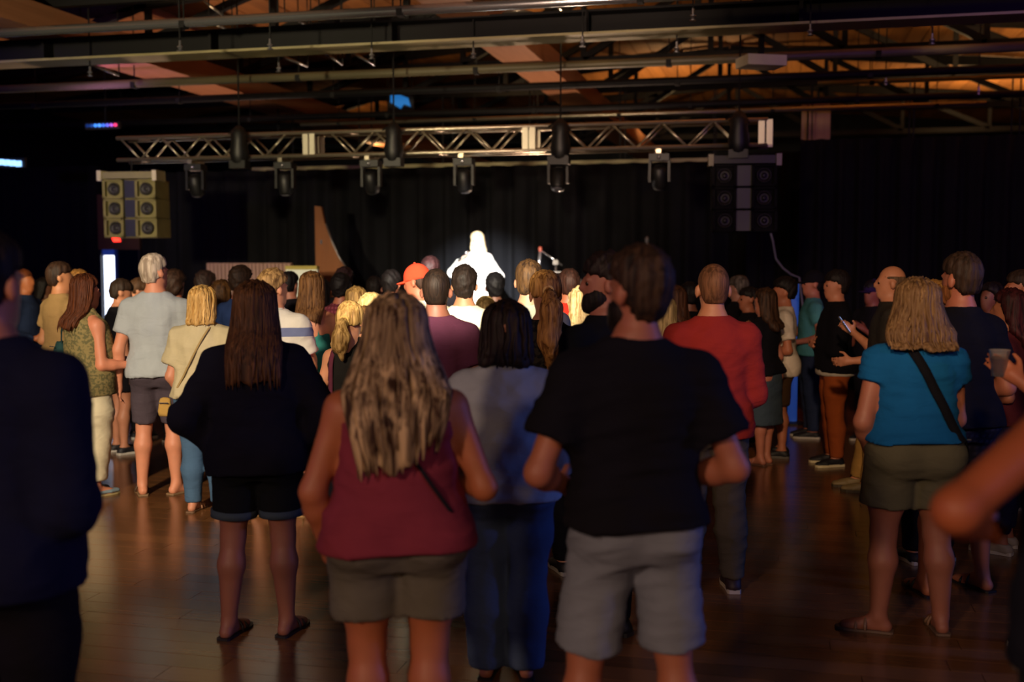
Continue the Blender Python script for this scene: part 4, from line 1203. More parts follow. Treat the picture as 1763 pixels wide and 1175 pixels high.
                MB().tube([(.026 * math.cos(a), yb - .012, z0 + .026 * math.sin(a) - .004) for a in np.linspace(0, 2 * math.pi, 13)], .008, 6).build('hair_tie', fabric(pc[2] if len(pc) > 2 else '#8a7a50'), po, smooth=True)
    if beard:
        Fh = Field(piv - .16, piv + [.16, .2, .2], .009)
        Fh.ell(hp(0, .032, .050), hp(.069, .074, .074), .02, M, piv); Fh.ell(hp(0, .072, .008), hp(.042, .036, .036), .03, M, piv)
        def gb(X, Y, Z):
            x, y, z = X - pw0[0], Y - pw0[1], Z - pw0[2]; ly = (M[0, 1] * x + M[1, 1] * y + M[2, 1] * z) / hs; lz = (M[0, 2] * x + M[1, 2] * y + M[2, 2] * z) / hs
            return np.maximum(-.008 - ly + .4 * np.minimum(lz - .05, 0), lz - (.112 - .52 * ly)) * hs
        pw0 = piv
        Fh.cut(gb); c, q = Fh.mesh(); c = smooth(c, q, 1, .4); c = folds(c, q, .003, seed, (40, 40, 30))
        link('beard', mesh_np('beard', c, [q]), hairmat(beard), body)
    if cap:
        Fh = Field(piv - .25, piv + [.25, .25, .36], .0095)
        Fh.ell(hp(0, -.012, .148), np.array(hp(.082, .104, .104)) + .008, .01, M, piv)
        def gc(X, Y, Z):
            x, y, z = X - piv[0], Y - piv[1], Z - piv[2]; lz = (M[0, 2] * x + M[1, 2] * y + M[2, 2] * z) / (hs * hz); return (.125 - lz) * hs
        Fh.cut(gc); Fh.ell(hp(0, .112, .126), hp(.074, .062, .011), .006, M, piv)
        c, q = Fh.mesh(); c = smooth(c, q, 1, .4); co_ = link('cap', mesh_np('cap', c, [q]), fabric(cap[0]), body)
        bt = MB().lathe([(.010, 0), (.010, .004), (.004, .007)], 8).build('cap_button', fabric(cap[0]), co_, tuple(piv + M @ np.array(hp(0, -.012, .262))))
        if len(cap) > 1:   # embroidered curl on the side of the crown
            pts = []
            for t in np.linspace(0, 1, 14):
                an = -.9 + 4.6 * t; rr2 = .026 - .010 * t
                yq, zq = -.045 + rr2 * math.cos(an) * 1.2, .185 + rr2 * math.sin(an)
                ex = math.sqrt(max(0, 1 - ((yq + .012) / .112) ** 2 - ((zq - .148) / .112) ** 2))
                pts.append(piv + M @ np.array(hp(.091 * ex + .003, yq, zq)))
            MB().tube(pts, .0055, 6).build('emblem', fabric(cap[1]), co_, smooth=True)
    if eyes:
        for sd in (1, -1):
            c = piv + M @ np.array(hp(sd * .031, .083, .112))
            MB().lathe([(.003, -.0115), (.009, -.008), (.0115, 0), (.009, .008), (.003, .0115)], 10).build('eye', simple('eye_dark', '#20140e', .2), body, tuple(c), True)
    rec = dict(o=body, jl=jl, prof=prof, H=H, s=s, P=P, hd=hd, tz=tz, ta=ta, tb=tb, ty=ty, piv=piv, M=M, hs=hs, hz=hz, label=label, r=hips)
    PEOPLE.append(rec)
    return rec

def to_world(rec, p):
    c, sn = math.cos(rec['hd']), math.sin(rec['hd'])
    return np.array([rec['P'][0] + c * p[0] - sn * p[1], rec['P'][1] + sn * p[0] + c * p[1], p[2] + rec['o'].location[2]])

def crossbody(rec, x0, z0, x1, z1, w, mat, label, bag=None, front=False, name='handbag'):
    """a bag strap lying across the back from shoulder to hip, with the bag at the hip"""
    pz, pa, pb, py = rec['prof']; H = rec['H']
    e = empty(name, tuple(to_world(rec, (0, 0, 0))), rec['hd']); tag(e, label, 'bag')
    co = []; F = []; n = 18; ctr = []
    for i in range(n):
        t = i / (n - 1); x = x0 + (x1 - x0) * t; z = (z0 + (z1 - z0) * t) * H
        a = np.interp(z, pz, pa); b = np.interp(z, pz, pb); y = np.interp(z, pz, py)
        q = max(0, 1 - (abs(x) / a) ** 2.3) ** (1 / 2.3)
        ctr.append(np.array([x, (y - b * q - .012) * (1 if not front else -1), z]))
    if z0 > .8:
        ctr[0][1] = -.02; ctr[0][2] = .845 * H; ctr[1][1] = min(ctr[1][1], -.07)
    for i in range(n):
        tg = nrm(ctr[min(i + 1, n - 1)] - ctr[max(i - 1, 0)]); o_ = nrm(np.array([ctr[i][0] * .6, -1.0, .15])); sd = nrm(np.cross(tg, o_))
        for a_, b_ in ((-1, 0), (1, 0), (1, 1), (-1, 1)): co.append(ctr[i] + sd * a_ * w / 2 + o_ * b_ * .006)
    for i in range(n - 1):
        for k in range(4): F.append((i * 4 + k, i * 4 + (k + 1) % 4, i * 4 + 4 + (k + 1) % 4, i * 4 + 4 + k))
    F += [(0, 1, 2, 3), (n * 4 - 1, n * 4 - 2, n * 4 - 3, n * 4 - 4)]
    MB().add(co, F).build('strap', mat, e, smooth=True)
    if bag:
        c, sz, bm_ = bag
        fd = Field((c[0] - sz[0] * 1.6, c[1] - sz[1] * 1.8, c[2] - sz[2] * 1.6), (c[0] + sz[0] * 1.6, c[1] + sz[1] * 1.8, c[2] + sz[2] * 1.6), .009)
        fd.loft([c[2] - sz[2], c[2] - sz[2] * .6, c[2], c[2] + sz[2]], [sz[0], sz[0] * 1.1, sz[0], sz[0] * .8], [sz[1], sz[1] * 1.2, sz[1], sz[1] * .5], [c[1]] * 4, .01, 3.0, [c[0]] * 4)
        cc, q = fd.mesh(); cc = smooth(cc, q, 2, .5); cc = folds(cc, q, .003, 3, (25, 25, 25))
        link('pouch', mesh_np('pouch', cc, [q]), bm_, e)
        MB().tube([(c[0] - sz[0] * .7, c[1] - sz[1] * 1.25, c[2] + sz[2] * .5), (c[0] + sz[0] * .7, c[1] - sz[1] * 1.25, c[2] + sz[2] * .5)], .004, 6).build('zip', chrome_m, e)
    return e
# ------------------------------------------------------------------ the crowd, nearest first
A = person
SANDAL = ('sandal', '#6b5138', '#3a2c20'); SNK = ('sneaker', '#17161a', '#b8b2a2'); SNKD = ('sneaker', '#131216', '#2a2826')
navy = A('man in a dark navy shirt cut off by the left edge of the picture', -14, 402, d=3.0, yaw=-8, hips=.20, waist=.205, chest=.200, depth=1.1, sk='#b8775f',
         hair=('short', '#1a1210'), top=('long', '#12142e', dict(se=.034, hem=.47, ease=.025)), bot=('trousers', '#0e0b14'), arms=(((.13, -.05, -1), (-.55, .8, -.2)),) * 2, stance=.13)
maroon = A('woman with very long streaky blonde brown hair in a maroon tank top and grey shorts', 682, 515, d=3.65, yaw=6, sex='f', hips=.218, waist=.198, chest=.186, depth=1.12, sk='#a8623f',
           hair=('long', '#452a18', dict(col2='#c2a27a', ramp=(.40, .60), lockr=.012, len=.53, w=.185, wt=.72, vol=.022, locks=70, jag=.035, slope=.28, rel=.006, freq=13, streak=22)),
           top=('tank', '#80303f', dict(hem=.500, topline=.745, strapx=.62, strap=.017, drape=.90, fold=.006, ease=.012, fx=(5, 5, 22))), bot=('shorts', '#605a50', dict(hem=.352, flare=.030, hemr=.122)),
           arms=(((.38, -.14, -1), (-.30, .9, .05)), ((.34, -.06, -1), (-.18, .42, -.9))), shoes=SANDAL, stance=.105, head=(0, 3, 0), hand_res=.008)
blackt = A('bearded man in a black tee shirt and light grey shorts nearest the camera', 1094, 428, d=3.45, yaw=2, hips=.178, waist=.176, chest=.196, depth=1.0, sk='#a5644a',
           hair=('short', '#241812', dict(vol=1.25, nape=.022, col2='#4a3424')), beard='#1c1310', head=(30, 2, 2),
           top=('tee', '#121018', dict(sleeve=.66, se=.050, hem=.520, ease=.022, drape=.92, fold=.006)), bot=('shorts', '#787c8a', dict(hem=.292, flare=.045, hemr=.105, fold=.006)),
           arms=(((.40, -.10, -1), (-.62, .75, -.25)), ((.40, -.16, -1), (-.40, .80, -.30))), stance=.185, legshift=(-.02, -.02), shoes=SNK, hand_res=.008)
A('person standing just outside the right edge with a bare bent elbow in the picture', 1925, 450, d=2.3, yaw=20, H=1.84, hips=.19, waist=.18, chest=.19, sk='#a85a34', hair=('short', '#1a1210'),
  top=('tank', '#1a1a22', dict(hem=.49)), arms=('down', ((.86, .02, -.46), (-.82, .5, -.30))), hand_res=.008)
sweater = A('dark haired woman in a loose grey sweater and wide blue jeans', 872, 526, vf=1162, yaw=-4, sex='f', hips=.180, waist=.168, chest=.168, depth=1.1, sk='#a56a50',
            hair=('long', '#1d1310', dict(col2='#2e2019', len=.27, w=.125, wt=.98, vol=.024, locks=24, jag=.006, rel=.004)),
            top=('long', '#a4a8aa', dict(hem=.492, ease=.030, se=.034, drape=1.02, fold=.006)), bot=('trousers', '#46556e', dict(fit=.024, flare=.020, hem=.03)),
            arms=('frontlow', 'frontlow'), stance=.090, shoes=('sandal', '#2a1c18', '#1c1412'))
beardman = A('bearded dark haired man seen in profile behind the man in the black tee shirt', 1040, 438, d=5.05, yaw=35, hips=.165, waist=.15, chest=.172, sk='#9c6350', beard='#140d0b',
             hair=('messy', '#1a1110', dict(vol=1.0)), top=('tee', '#101014'), bot=('trousers', '#12121c'), head=(48, 0, 0), stance=.08, shoes=SNKD, eyes=True, arms=('front', 'front'))
blackw = A('woman with long brown hair in a loose black sweater and dark denim shorts', 440, 489, vf=1092, yaw=12, sex='f', hips=.186, waist=.165, chest=.165, depth=1.08, sk='#8e5c4a',
           hair=('long', '#3a2214', dict(col2='#6b4528', len=.46, w=.128, wt=.98, vol=.018, locks=80, jag=.015, rel=.004)),
           top=('long', '#0e0d1c', dict(hem=.478, ease=.034, se=.036, drape=1.08, fold=.006)), bot=('shorts', '#0e1014', dict(hem=.352, flare=.030, hemr=.098, cuff='#3a4652')),
           arms=('hip', 'hip'), stance=.13, legshift=(0.0, -.02), feet=(-24, -22), shoes=('sandal', '#18141c', '#131018'))
turq = A('woman with a brown bob in a turquoise tee shirt and olive shorts', 1577, 485, vf=1086, yaw=-14, sex='f', hips=.198, waist=.182, chest=.176, depth=1.1, sk='#9a6248',
         hair=('long', '#5e4228', dict(col2='#8f6f48', len=.33, w=.165, wt=1.0, vol=.022, locks=70, jag=.010, rel=.004)),
         top=('cap', '#0f5488', dict(hem=.555, ease=.014, se=.03, sleeve=.34, drape=.98, fold=.006, fx=(5, 5, 22))), bot=('shorts', '#5a5640', dict(hem=.365, flare=.045, hemr=.118, waist=.60)),
         arms=('phone', 'frontlow'), stance=.155, feet=(-6, 70), shoes=('sandal', '#8a6a50', '#6b5540'))
tallblack = A('tall man in a black tee shirt and dark plaid shorts behind the turquoise woman', 1651, 437, vf=1018, yaw=-2, hips=.178, waist=.175, chest=.185, depth=1.05, sk='#a5654a',
              hair=('short', '#2c1f16', dict(vol=.8)), top=('tee', '#0e0d16', dict(sleeve=.6, se=.035, hem=.50)), bot=('shorts', '#1c1a26', dict(hem=.30, pattern='plaid', col2='#2e2c3a', flare=.05)),
              arms=('front', 'front'), stance=.17, shoes=('sandal', '#101012', '#141012'), head=(12, 0, 0), beard='#7a4a26')
rust = A('shaven headed man in a rust red sweater and olive brown trousers', 1226, 455, vf=1016, yaw=-6, hips=.172, waist=.158, chest=.176, sk='#b57e5c',
         hair=('buzz', '#5a3c28'), top=('long', '#8a2824', dict(hem=.478, ease=.020, se=.024, fold=.005)), bot=('trousers', '#4e463a', dict(fit=.026, fold=.006)),
         arms=('crossed', 'front'), stance=.125, feet=(-5, 45), shoes=('sneaker', '#2a1614', '#b8ab98'))
greyblue = A('man in a grey blue shirt and jeans at the right edge holding a drink', 1840, 430, d=4.75, yaw=55, hips=.18, waist=.178, chest=.185, sk='#b06a46', hair=('short', '#1a1210'),
             top=('tee', '#8294a4', dict(hem=.47, sleeve=.62, se=.04)), bot=('trousers', '#4a5f78', dict(fit=.03)), arms=('down', ((.10, .02, -1), (-.10, .78, .62))), stance=.14, shoes=SNK, hand_res=.008)
purple = A('man with a close cropped head in a dark purple shirt', 752, 463, d=6.3, yaw=-4, hips=.170, waist=.160, chest=.176, sk='#8a5a48', hair=('buzz', '#1c120c'),
           top=('tee', '#5c3046', dict(sleeve=.6, se=.03)), bot=('trousers', '#1a1a20'))
pony1 = A('woman with a ginger blonde ponytail in a black lace top', 938, 468, d=6.1, yaw=4, sex='f', sk='#c08a68',
          hair=('long', '#7a4c22', dict(col2='#c08a4a', len=.15, w=.08, vol=.010, pony=(.44, .060, '#d8b070'), jag=0)), top=('cap', '#141214', dict(sleeve=.5, pattern='print', col2='#2c2824')), bot=('trousers', '#14141a'))
hidden = A('ginger haired person in black trousers behind the turquoise woman', 1606, 486, vf=965, yaw=0, sex='f', sk='#b07850', hair=('long', '#8a5a20', dict(col2='#b0803a', len=.22, w=.10)),
           top=('tee', '#1c1620'), bot=('trousers', '#15131a'), shoes=('sneaker', '#1a1a20', '#c8c0ac'), stance=.12)
darkred = A('woman with dark red hair at the right edge wearing pale sneakers', 1736, 500, vf=948, yaw=35, sex='f', sk='#a5694c', hair=('long', '#2a0e10', dict(col2='#45181a', len=.34, w=.13, wt=.9)),
            top=('tee', '#4a1a20'), bot=('trousers', '#1c1a38', dict(hem=.08)), shoes=('sneaker', '#a89c84', '#d0c8b0'), arms=('phone', 'front'))
pony2 = A('short woman with a blonde ponytail in a black sleeveless top', 604, 521, d=6.7, yaw=-10, sex='f', sk='#c48a64',
          hair=('long', '#8a6530', dict(col2='#c8a262', len=.15, w=.08, vol=.010, pony=(.24, .048, '#b89858'), jag=0)), top=('tank', '#1c1a16', dict(topline=.80, strap=.03, strapx=.5)), bot=('trousers', '#16161c'), arms=('frontlow', 'front'))
greytee2 = A('brown haired man in a pale grey green tee shirt right of the singer', 911, 450, d=7.0, yaw=-4, sk='#c48e70', hair=('short', '#34241a', dict(col2='#5c4226', nape=.03)), top=('tee', '#a9ab98'), bot=('shorts', '#4a4438'), head=(-10, 0, 0))
polo = A('blond man in a white polo shirt with broad blue stripes', 472, 465, vf=888, yaw=-2, waist=.172, hips=.18, chest=.19, sk='#c88e6c', hair=('messy', '#7a5a34', dict(col2='#b8935c', vol=.9)),
         top=('polo', '#d8d4c4', dict(sleeve=.66, se=.036, hem=.49, pattern='stripes', col2='#6a7394', zs=((1.245, 1.305), (1.015, 1.085), (.83, .90)), collar='#e0dccc')),
         bot=('shorts', '#8a7a5c', dict(hem=.30)), arms=('phone', 'front'), shoes=('sandal', '#a88458', '#b08c58'), feet=(-62, -30), stance=.13, head=(-28, 0, 0))
blondebob = A('woman with a straight blonde bob in a cream top and blue jeans', 349, 495, vf=880, yaw=12, sex='f', hips=.172, waist=.160, chest=.158, sk='#c08464',
              hair=('long', '#b98a44', dict(col2='#e0b872', len=.275, w=.108, wt=1.0, vol=.016, jag=.006, locks=40)), top=('cap', '#b9ad88', dict(sleeve=.7, se=.05, hem=.52, drape=1.05, ease=.03, fold=.008, fx=(10, 10, 8))),
              bot=('trousers', '#45617c', dict(fit=.012)), arms=('frontlow', 'frontlow'), shoes=('sandal', '#a07858', '#6a5038'), stance=.10)
whitetee = A('dark haired man in a bright white shirt in front of the singer', 800, 460, d=7.7, yaw=-6, waist=.165, sk='#a87858', hair=('messy', '#1c1410', dict(nape=.0, vol=1.1)), top=('tee', '#d6ccb4', dict(sleeve=.7, se=.04)), bot=('trousers', '#22242c'))
curlyb = A('woman with bright wavy blonde hair left of the bearded man', 1002, 497, d=7.6, yaw=4, sex='f', sk='#c89474', hair=('long', '#c8a060', dict(col2='#f0d8a0', len=.40, w=.135, wt=.85, curl=.008, vol=.02, jag=.02)), top=('tee', '#7a2420'), bot=('trousers', '#1c1c24'))
greyman = A('white haired man in a light grey tee shirt, dark shorts and sandals', 268, 438, vf=850, yaw=26, hips=.172, waist=.168, chest=.184, sk='#cf8e6c', hair=('short', '#b8a48c', dict(col2='#e0d0b8', vol=.6, streak=40)),
            top=('tee', '#a6aeb0', dict(sleeve=.60, se=.030, hem=.495, fold=.007, fx=(12, 12, 5))), bot=('shorts', '#4a4148', dict(hem=.300, flare=.028)), arms=('down', 'loose'), shoes=('sandal', '#4a3828', '#8a7050'),
            stance=.120, feet=(-40, 16), head=(-38, 2, 0))
printw = A('woman in a patterned olive blouse and cream trousers touching the white haired man', 150, 475, vf=852, yaw=-22, sex='f', hips=.192, waist=.172, chest=.168, depth=1.1, sk='#cf8a68',
           hair=('long', '#4a2614', dict(col2='#6e3c20', len=.40, w=.135, wt=.9, vol=.018, locks=40)), top=('tank', '#8a7c50', dict(hem=.46, pattern='print', col2='#646040', topline=.80, strap=.03, strapx=.55, drape=1.05, ease=.024)),
           bot=('trousers', '#d4caa8', dict(fit=.044, hem=.075, fold=.006)), arms=(((.15, .02, -1), (.12, .98, -.02)), 'reach'), shoes=('flat', '#7c9098', '#a89868'), stance=.10, feet=(6, -2))
bald = A('balding man in a dark grey tee shirt and tan trousers facing left', 1530, 458, vf=846, yaw=50, hips=.170, waist=.172, chest=.178, sk='#c08460', hair=('bald', '#5a4632'), top=('tee', '#2e2a24', dict(sleeve=.65, se=.035)),
         bot=('trousers', '#a07a40', dict(fit=.028)), arms=('phone', ((.14, .1, -1), (-.2, .9, -.1))), shoes=('sneaker', '#7a6844', '#3a3020'), stance=.11, eyes=True, legfwd=(.20, .14))
redcap = A('man in an orange red baseball cap and white shirt', 722, 457, d=8.6, yaw=8, sk='#a5644a', hair=('buzz', '#2a1a12'), cap=('#e0452c', '#7a1512'), top=('tee', '#d2c8b4'), bot=('trousers', '#22222a'), head=(62, -12, 0))
blonde3 = A('short blond child in front of the singer', 836, 513, d=8.7, yaw=0, sex='f', sk='#b88a68', hair=('short', '#8a7040', dict(col2='#b09860', vol=1.2)), top=('tee', '#4a4038'), bot=('trousers', '#20202a'))
tank2 = A('woman with long brown hair and bare shoulders in a thin strapped teal dress', 538, 470, d=8.7, yaw=6, sex='f', sk='#d08c68', hair=('long', '#5a3a20', dict(col2='#8a6238', len=.40, w=.115, wt=.9, locks=30)),
          top=('tank', '#3a8a80', dict(topline=.70, strap=.008, strapx=.5, hem=.50)), bot=('skirt', '#4a8f86', dict(hem=.30)))
halfb = A('light blonde woman half hidden behind the long haired woman in maroon', 640, 507, d=8.0, yaw=-6, sex='f', sk='#c89474', hair=('long', '#b89458', dict(col2='#d8bc80', len=.36, w=.115)), top=('tee', '#8a8a90'), bot=('trousers', '#22222a'))
orange = A('child in an orange shirt beside the woman with the blonde ponytail', 628, 530, d=7.5, yaw=0, sex='f', sk='#c48a64', hair=('short', '#6a4a28'), top=('tee', '#d8451c'), bot=('trousers', '#22222a'))
redback = A('brown haired man in a red shirt behind the wavy blonde woman', 979, 465, d=8.8, yaw=0, sk='#9a5c40', hair=('short', '#2a1610'), top=('tee', '#b02418'), bot=('trousers', '#22222a'))
blondeR = A('blonde woman in a blue top between the black tee shirt and the red sweater', 1141, 513, d=7.9, yaw=14, sex='f', sk='#c08a6a', hair=('long', '#8a7448', dict(col2='#b8a070', len=.36, w=.11)), top=('tee', '#2c4c9a'), bot=('trousers', '#1c1c24'))
brownR = A('brown haired woman in a violet top left of the red sweater', 1160, 494, d=8.9, yaw=30, sex='f', sk='#a06a4c', hair=('long', '#3c2416', dict(len=.34, w=.11)), top=('tee', '#2c2444'), bot=('trousers', '#16161c'))
darkR = A('dark haired man in black just left of the red sweater', 1186, 488, d=9.8, yaw=5, sk='#7a4c38', hair=('short', '#0c0a0e'), top=('tee', '#0c0c10'), bot=('trousers', '#101014'))
skirtw = A('long haired woman in a black top and grey teal skirt right of the red sweater', 1316, 498, vf=800, yaw=22, sex='f', sk='#b4745a', hair=('long', '#2c1c12', dict(col2='#4a3220', len=.36, w=.125, wt=.95)), top=('tee', '#0f0e14', dict(hem=.52)),
           bot=('skirt', '#3c4a54', dict(hem=.235)), arms=('front', 'crossed'), shoes=('sandal', '#b87860', '#6a4a3a'), stance=.06, depth=1.1)
whiteman = A('dark haired man in a white tee shirt with brown shorts and white socks', 1347, 479, vf=786, yaw=48, sk='#a86a4c', hair=('messy', '#120d0c'), top=('tee', '#c8bcaa', dict(hem=.46, sleeve=.7, se=.04, drape=1.05)),
             bot=('shorts', '#3c2a18', dict(hem=.29)), shoes=('sneaker', '#101014', '#55504a'), lean=-.05, arms=('phone', 'front'))
capman = A('man in a dark cap and teal shirt beside the man in the black sweater', 1398, 468, d=10.9, yaw=45, sk='#b0705a', hair=('buzz', '#120e10'), cap=('#0f0e16',), top=('tee', '#4a8a90'), bot=('trousers', '#26304c'), arms=('phone', 'front'), eyes=True)
hoodie = A('dark haired man in a black sweater and rust brown trousers with white soled sneakers', 1438, 467, vf=800, yaw=55, sk='#b87a5c', hair=('short', '#16100e', dict(vol=1.2)), top=('long', '#0c0b12', dict(hem=.485, ease=.03, se=.034, drape=1.05, under='#b8b0a0')),
           bot=('trousers', '#94481f', dict(fit=.022)), arms=('crossed', 'crossed'), shoes=('sneaker', '#14141a', '#d0c49c'), feet=(4, 20), stance=.10, eyes=True)
pcap = A('person in a violet cap facing left beside the balding man', 1502, 484, d=10.7, yaw=75, sk='#96584a', hair=('short', '#120e14'), cap=('#2a1c4c',), top=('tee', '#16141c'), bot=('trousers', '#141218'), arms=('phone', 'phone'), eyes=True)
rightman = A('short haired man with a pale collar at the right edge', 1754, 467, d=7.8, yaw=30, sk='#a86a4c', hair=('short', '#2c2018', dict(vol=.7)), top=('polo', '#8a8a8c'), bot=('trousers', '#14141a'), head=(20, 0, 0))
glasses = A('dark haired woman facing left beyond the dark red haired woman', 1706, 488, d=9.0, yaw=70, sex='f', sk='#7a4c3c', hair=('long', '#140f10', dict(len=.28, w=.10)), top=('tee', '#141218'), bot=('trousers', '#101014'), eyes=True)
# farther rows
tan = A('man in a tan shirt behind the woman in the patterned blouse', 106, 452, d=9.5, yaw=-10, waist=.17, chest=.19, sk='#b07a54', hair=('short', '#2a1a10', dict(vol=.7)), top=('tee', '#9a7c50', dict(sleeve=.6, se=.04)), bot=('trousers', '#2a2420'), head=(-20, 0, 0))
A('fair haired person behind the man in the tan shirt', 138, 466, d=10.6, yaw=-5, sex='f', sk='#c08a60', hair=('long', '#7a5428', dict(len=.28, w=.1)), top=('tee', '#2a2420'), bot=('trousers', '#16161c'))
A('person in a blue denim jacket near the far left curtain', 44, 463, d=11.2, yaw=-50, sk='#b0683c', hair=('buzz', '#5a2c14'), top=('long', '#24304c'), bot=('trousers', '#14141a'))
A('dark haired person in black with bowed head left of the white haired man', 204, 481, d=10.0, yaw=-20, sex='f', sk='#b88060', hair=('short', '#241810'), top=('tee', '#0e0d12'), bot=('shorts', '#0e0d12', dict(hem=.36)), head=(-10, -18, 0), arms=('down', 'down'))
A('brown haired person with bare neck behind the white haired man', 234, 478, d=10.9, yaw=-30, sk='#c89070', hair=('short', '#3a2616', dict(nape=.07)), top=('tee', '#18161a'), bot=('trousers', '#14141a'), head=(0, -25, 12))
A('woman with curly brown hair right of the white haired man', 303, 469, d=10.6, yaw=10, sex='f', sk='#a86a4c', hair=('curly', '#2a1a12', dict(nape=-.03)), top=('tee', '#16141a'), bot=('trousers', '#14141a'))
A('woman with tousled dark hair left of the man in blue', 356, 470, d=11.7, yaw=0, sex='f', sk='#a8705c', hair=('curly', '#1e1210', dict(nape=-.02)), top=('tee', '#141218'), bot=('trousers', '#14141a'))
A('woman with loose brown hair behind the blonde bob', 384, 486, d=9.7, yaw=-14, sex='f', sk='#b07a5c', hair=('long', '#38220f', dict(col2='#5a3c1c', len=.26, w=.12, curl=.008, vol=.02)), top=('tee', '#1a1a22'), bot=('trousers', '#14141a'))
A('dark haired man in a blue shirt left of the striped polo', 416, 460, d=9.3, yaw=-4, waist=.165, sk='#b8785c', hair=('messy', '#22160e'), top=('tee', '#22345c', dict(sleeve=.6)), bot=('trousers', '#14141a'))
A('black haired person just behind the blond man in the polo', 500, 469, d=10.9, yaw=0, sk='#a8705c', hair=('short', '#0d0a0c'), top=('tee', '#141218'), bot=('trousers', '#14141a'))
A('dark haired woman left of the red plaid shirt', 553, 481, d=10.5, yaw=0, sex='f', sk='#a0644c', hair=('long', '#0f0b0c', dict(len=.33, w=.11)), top=('tee', '#121014'), bot=('trousers', '#14141a'))
A('black haired man in a red plaid shirt in front of the wooden set piece', 588, 473, d=9.7, yaw=0, sk='#a0644c', hair=('messy', '#0f0b0c', dict(vol=1.2)), top=('tee', '#5a2430', dict(pattern='plaid', col2='#8a4450', sleeve=.6)), bot=('trousers', '#1a1a22'))
A('woman with purplish dark curls behind the red plaid shirt', 594, 463, d=11.5, yaw=0, sex='f', H=1.67, sk='#8a5a50', hair=('curly', '#241418', dict(vol=.8)), top=('tee', '#121014'), bot=('trousers', '#14141a'))
A('woman with highlighted hair right of the red plaid shirt', 614, 496, d=9.2, yaw=4, sex='f', sk='#b88060', hair=('long', '#6a4a26', dict(col2='#b08c50', len=.34, w=.11)), top=('tee', '#2a2024'), bot=('trousers', '#14141a'))
A('short dark haired person left of the man with the light collar', 646, 478, d=11.2, yaw=0, sk='#8a5a48', hair=('short', '#140e0c'), top=('tee', '#121014'), bot=('trousers', '#14141a'))
A('dark haired man with a light blue collar left of the orange cap', 675, 468, d=10.4, yaw=-8, sk='#a0664e', hair=('messy', '#120d0c', dict(vol=1.2)), top=('polo', '#7c8ca0', dict(collar='#8ca0b8')), bot=('trousers', '#14141a'))
A('tall person with reddish dark hair behind the orange cap', 742, 444, d=11.0, yaw=0, sk='#8a4c3c', hair=('messy', '#241010', dict(vol=1.2)), top=('tee', '#121014'), bot=('trousers', '#14141a'))
A('black haired person right below the singer', 852, 472, d=10.0, yaw=4, sk='#6a4638', hair=('messy', '#0c0a0c', dict(nape=.0, vol=1.1)), top=('tee', '#101014'), bot=('trousers', '#14141a'))
A('dark haired person right of the man in the pale grey green shirt', 962, 474, d=10.3, yaw=4, sk='#8a5a44', hair=('messy', '#1c1210', dict(vol=1.0)), top=('tee', '#131114'), bot=('trousers', '#14141a'))
A('grey haired person behind the red sweater on the right', 1270, 477, d=11.3, yaw=10, sk='#a87a68', hair=('messy', '#3c3430', dict(col2='#6a625c')), top=('tee', '#121018'), bot=('trousers', '#14141a'))
A('dark haired woman looking left behind the red sweater', 1288, 496, d=10.6, yaw=60, sex='f', sk='#a0644c', hair=('short', '#141012'), top=('long', '#0f0e16'), bot=('trousers', '#14141a'), eyes=True)
A('person in dark clothes beside the far left curtain', 78, 480, d=12.2, yaw=-20, sex='f', sk='#6a4028', hair=('long', '#120c0a', dict(len=.3, w=.11)), top=('tee', '#121014'), bot=('trousers', '#101014'))

# ------------------------------------------------------------------ the singer on stage
singer = A('singer in white standing in the spotlight on stage with a microphone', 822, 400, loc=(PERF[0], PERF[1], SZ), d=15.0, H=height_at(15.0, 400) - SZ, face_point=(PERF[0] + 0.3, -5.0, 0), sex='f', baseZ=SZ, sk='#e8c8b4', group='performer',
           hair=('long', '#d8bc8c', dict(col2='#f4e4c0', len=.34, w=.125, wt=.8)), top=('long', '#efece6', dict(hem=.47, ease=.02, se=.03, drape=1.0)), bot=('trousers', '#e6e2da', dict(fit=.012)), arms=('mic', 'hip'),
           shoes=('sneaker', '#d8d4cc', '#e8e4dc'), stance=.075, res=.0125, eyes=True)

# ------------------------------------------------------------------ things people carry
hw_ = to_world(singer, singer['jl'][1]['hand'])
e = empty('microphone', tuple(hw_)); tag(e, 'hand held microphone raised to the singer\'s mouth', 'microphone')
mdir = nrm(to_world(singer, singer['piv'] + singer['M'] @ np.array([0, .10, .05])) - hw_)
e.rotation_euler = Vector(mdir).to_track_quat('Z', 'Y').to_euler()
MB().lathe([(.012, -.10), (.014, -.02), (.018, .04)], 12).build('handle', black_m, e, smooth=True)
MB().lathe([(.018, .04), (.027, .06), (.027, .075), (.015, .095), (.004, .098)], 14).build('grille', chrome_m, e, smooth=True)

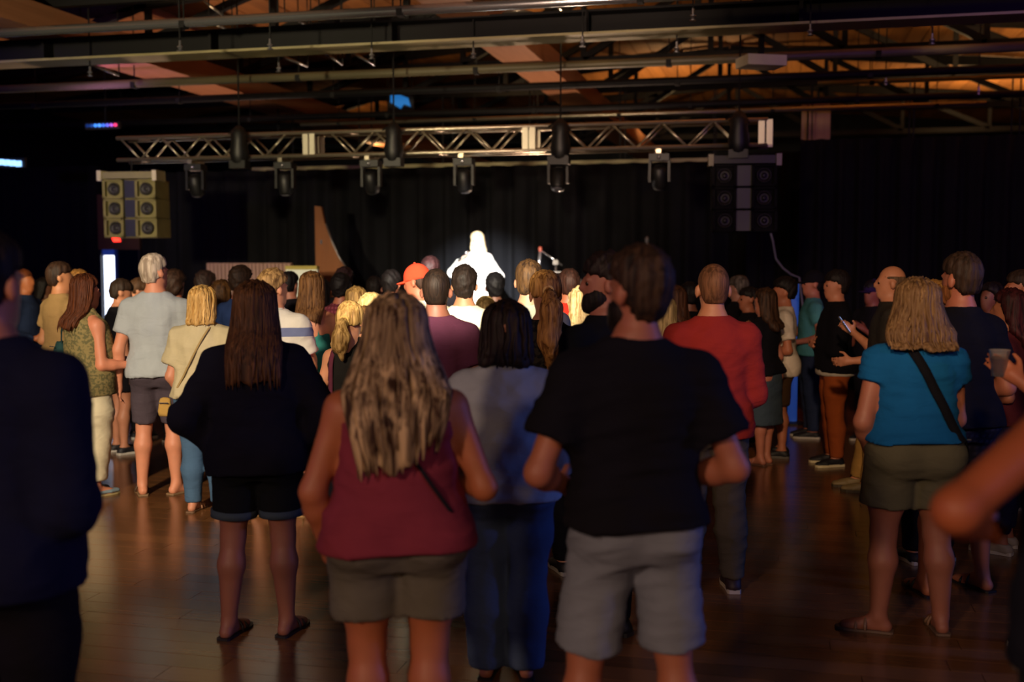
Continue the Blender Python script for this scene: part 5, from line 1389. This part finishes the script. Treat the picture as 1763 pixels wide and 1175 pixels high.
crossbody(turq, -.075, .835, .165, .56, .042, fabric('#101014'), 'black shoulder strap bag worn by the woman in turquoise', bag=((.20, .02, .54 * turq['H']), (.05, .09, .07), fabric('#121216')))
crossbody(maroon, -.06 + .10, .70, .175, .575, .013, fabric('#1c1a22'), 'thin dark cord bag worn by the woman in the maroon tank top', bag=((.17, .18, .55 * maroon['H']), (.05, .03, .06), fabric('#1a1a20')))
crossbody(pony2, -.075, .835, -.115, .53, .028, fabric('#5e2a38'), 'maroon bag strap on the shoulder of the short ponytailed woman', bag=((-.16, .03, .50 * pony2['H']), (.05, .10, .08), fabric('#5e2a38')))
crossbody(blondebob, .08, .835, -.165, .535, .012, fabric('#a08858'), 'small gold purse on a thin strap beside the woman in the cream top', bag=((-.25, -.08, .475 * blondebob['H']), (.045, .035, .065), fabric('#b08c48')))
crossbody(printw, -.07, .84, -.16, .62, .02, fabric('#22383c'), 'dark teal shoulder bag of the woman in the patterned blouse', bag=((-.16, -.13, .66 * printw['H']), (.05, .06, .07), fabric('#24403f')))

def gadget(rec, sd, name, label, cat, size, mat, scr=None):
    h = to_world(rec, rec['jl'][sd]['hand']); e = empty(name, tuple(h), rec['hd']); tag(e, label, cat)
    e.rotation_euler = (R(-35), 0, rec['hd'])
    MB().box(-size[0], size[0], -size[1], size[1], -size[2], size[2]).build('case', mat, e)
    if scr: MB().box(-size[0] * .92, size[0] * .92, -size[1] - .002, -size[1], -size[2] * .92, size[2] * .92).build('screen', scr, e)
gadget(bald, 1, 'phone', 'lit phone in the hand of the balding man', 'phone', (.038, .006, .075), black_m, emit('phone_screen', '#8fb0ff', 1.2))
gadget(darkred, 1, 'phone', 'phone with blue glow held by the dark red haired woman', 'phone', (.038, .006, .075), black_m, emit('phone_blue', '#5f9cff', 1.6))
# drink at the right edge
h = to_world(greyblue, greyblue['jl'][-1]['hand']); e = empty('drink_cup', (h[0], h[1], h[2] - .05)); tag(e, 'clear plastic cup with a red drink held at the right edge', 'cup')
gm, gnt, gb_ = new_mat('clear_plastic'); gb_.inputs['Base Color'].default_value = (.85, .88, .9, 1); gb_.inputs['Transmission Weight'].default_value = .9; gb_.inputs['Roughness'].default_value = .08
MB().lathe([(.030, 0), (.042, .11), (.044, .11), (.044, .114), (.040, .112), (.029, .004)], 18).build('cup', gm, e, smooth=True)
MB().lathe([(.028, .006), (.036, .075), (.002, .076)], 18).build('drink', simple('red_drink', '#7a1c18', .2), e, smooth=True)
# wristbands
def wristband(rec, sd, col, label):
    j = rec['jl'][sd]; c = j['W'] - j['fo'] * .035; t = j['fo']; x = nrm(np.cross(t, (0, 0, 1) if abs(t[2]) < .9 else (1, 0, 0))); y = np.cross(t, x); r = .034 * rec['s']
    pts = [c + (x * math.cos(a) + y * math.sin(a)) * r for a in np.linspace(0, 2 * math.pi, 15)]
    o = MB().tube(pts, .007, 6).build('wristband', fabric(col), rec['o'], smooth=True); o['label'] = label
wristband(printw, 1, '#b8d028', 'lime green paper wristband')
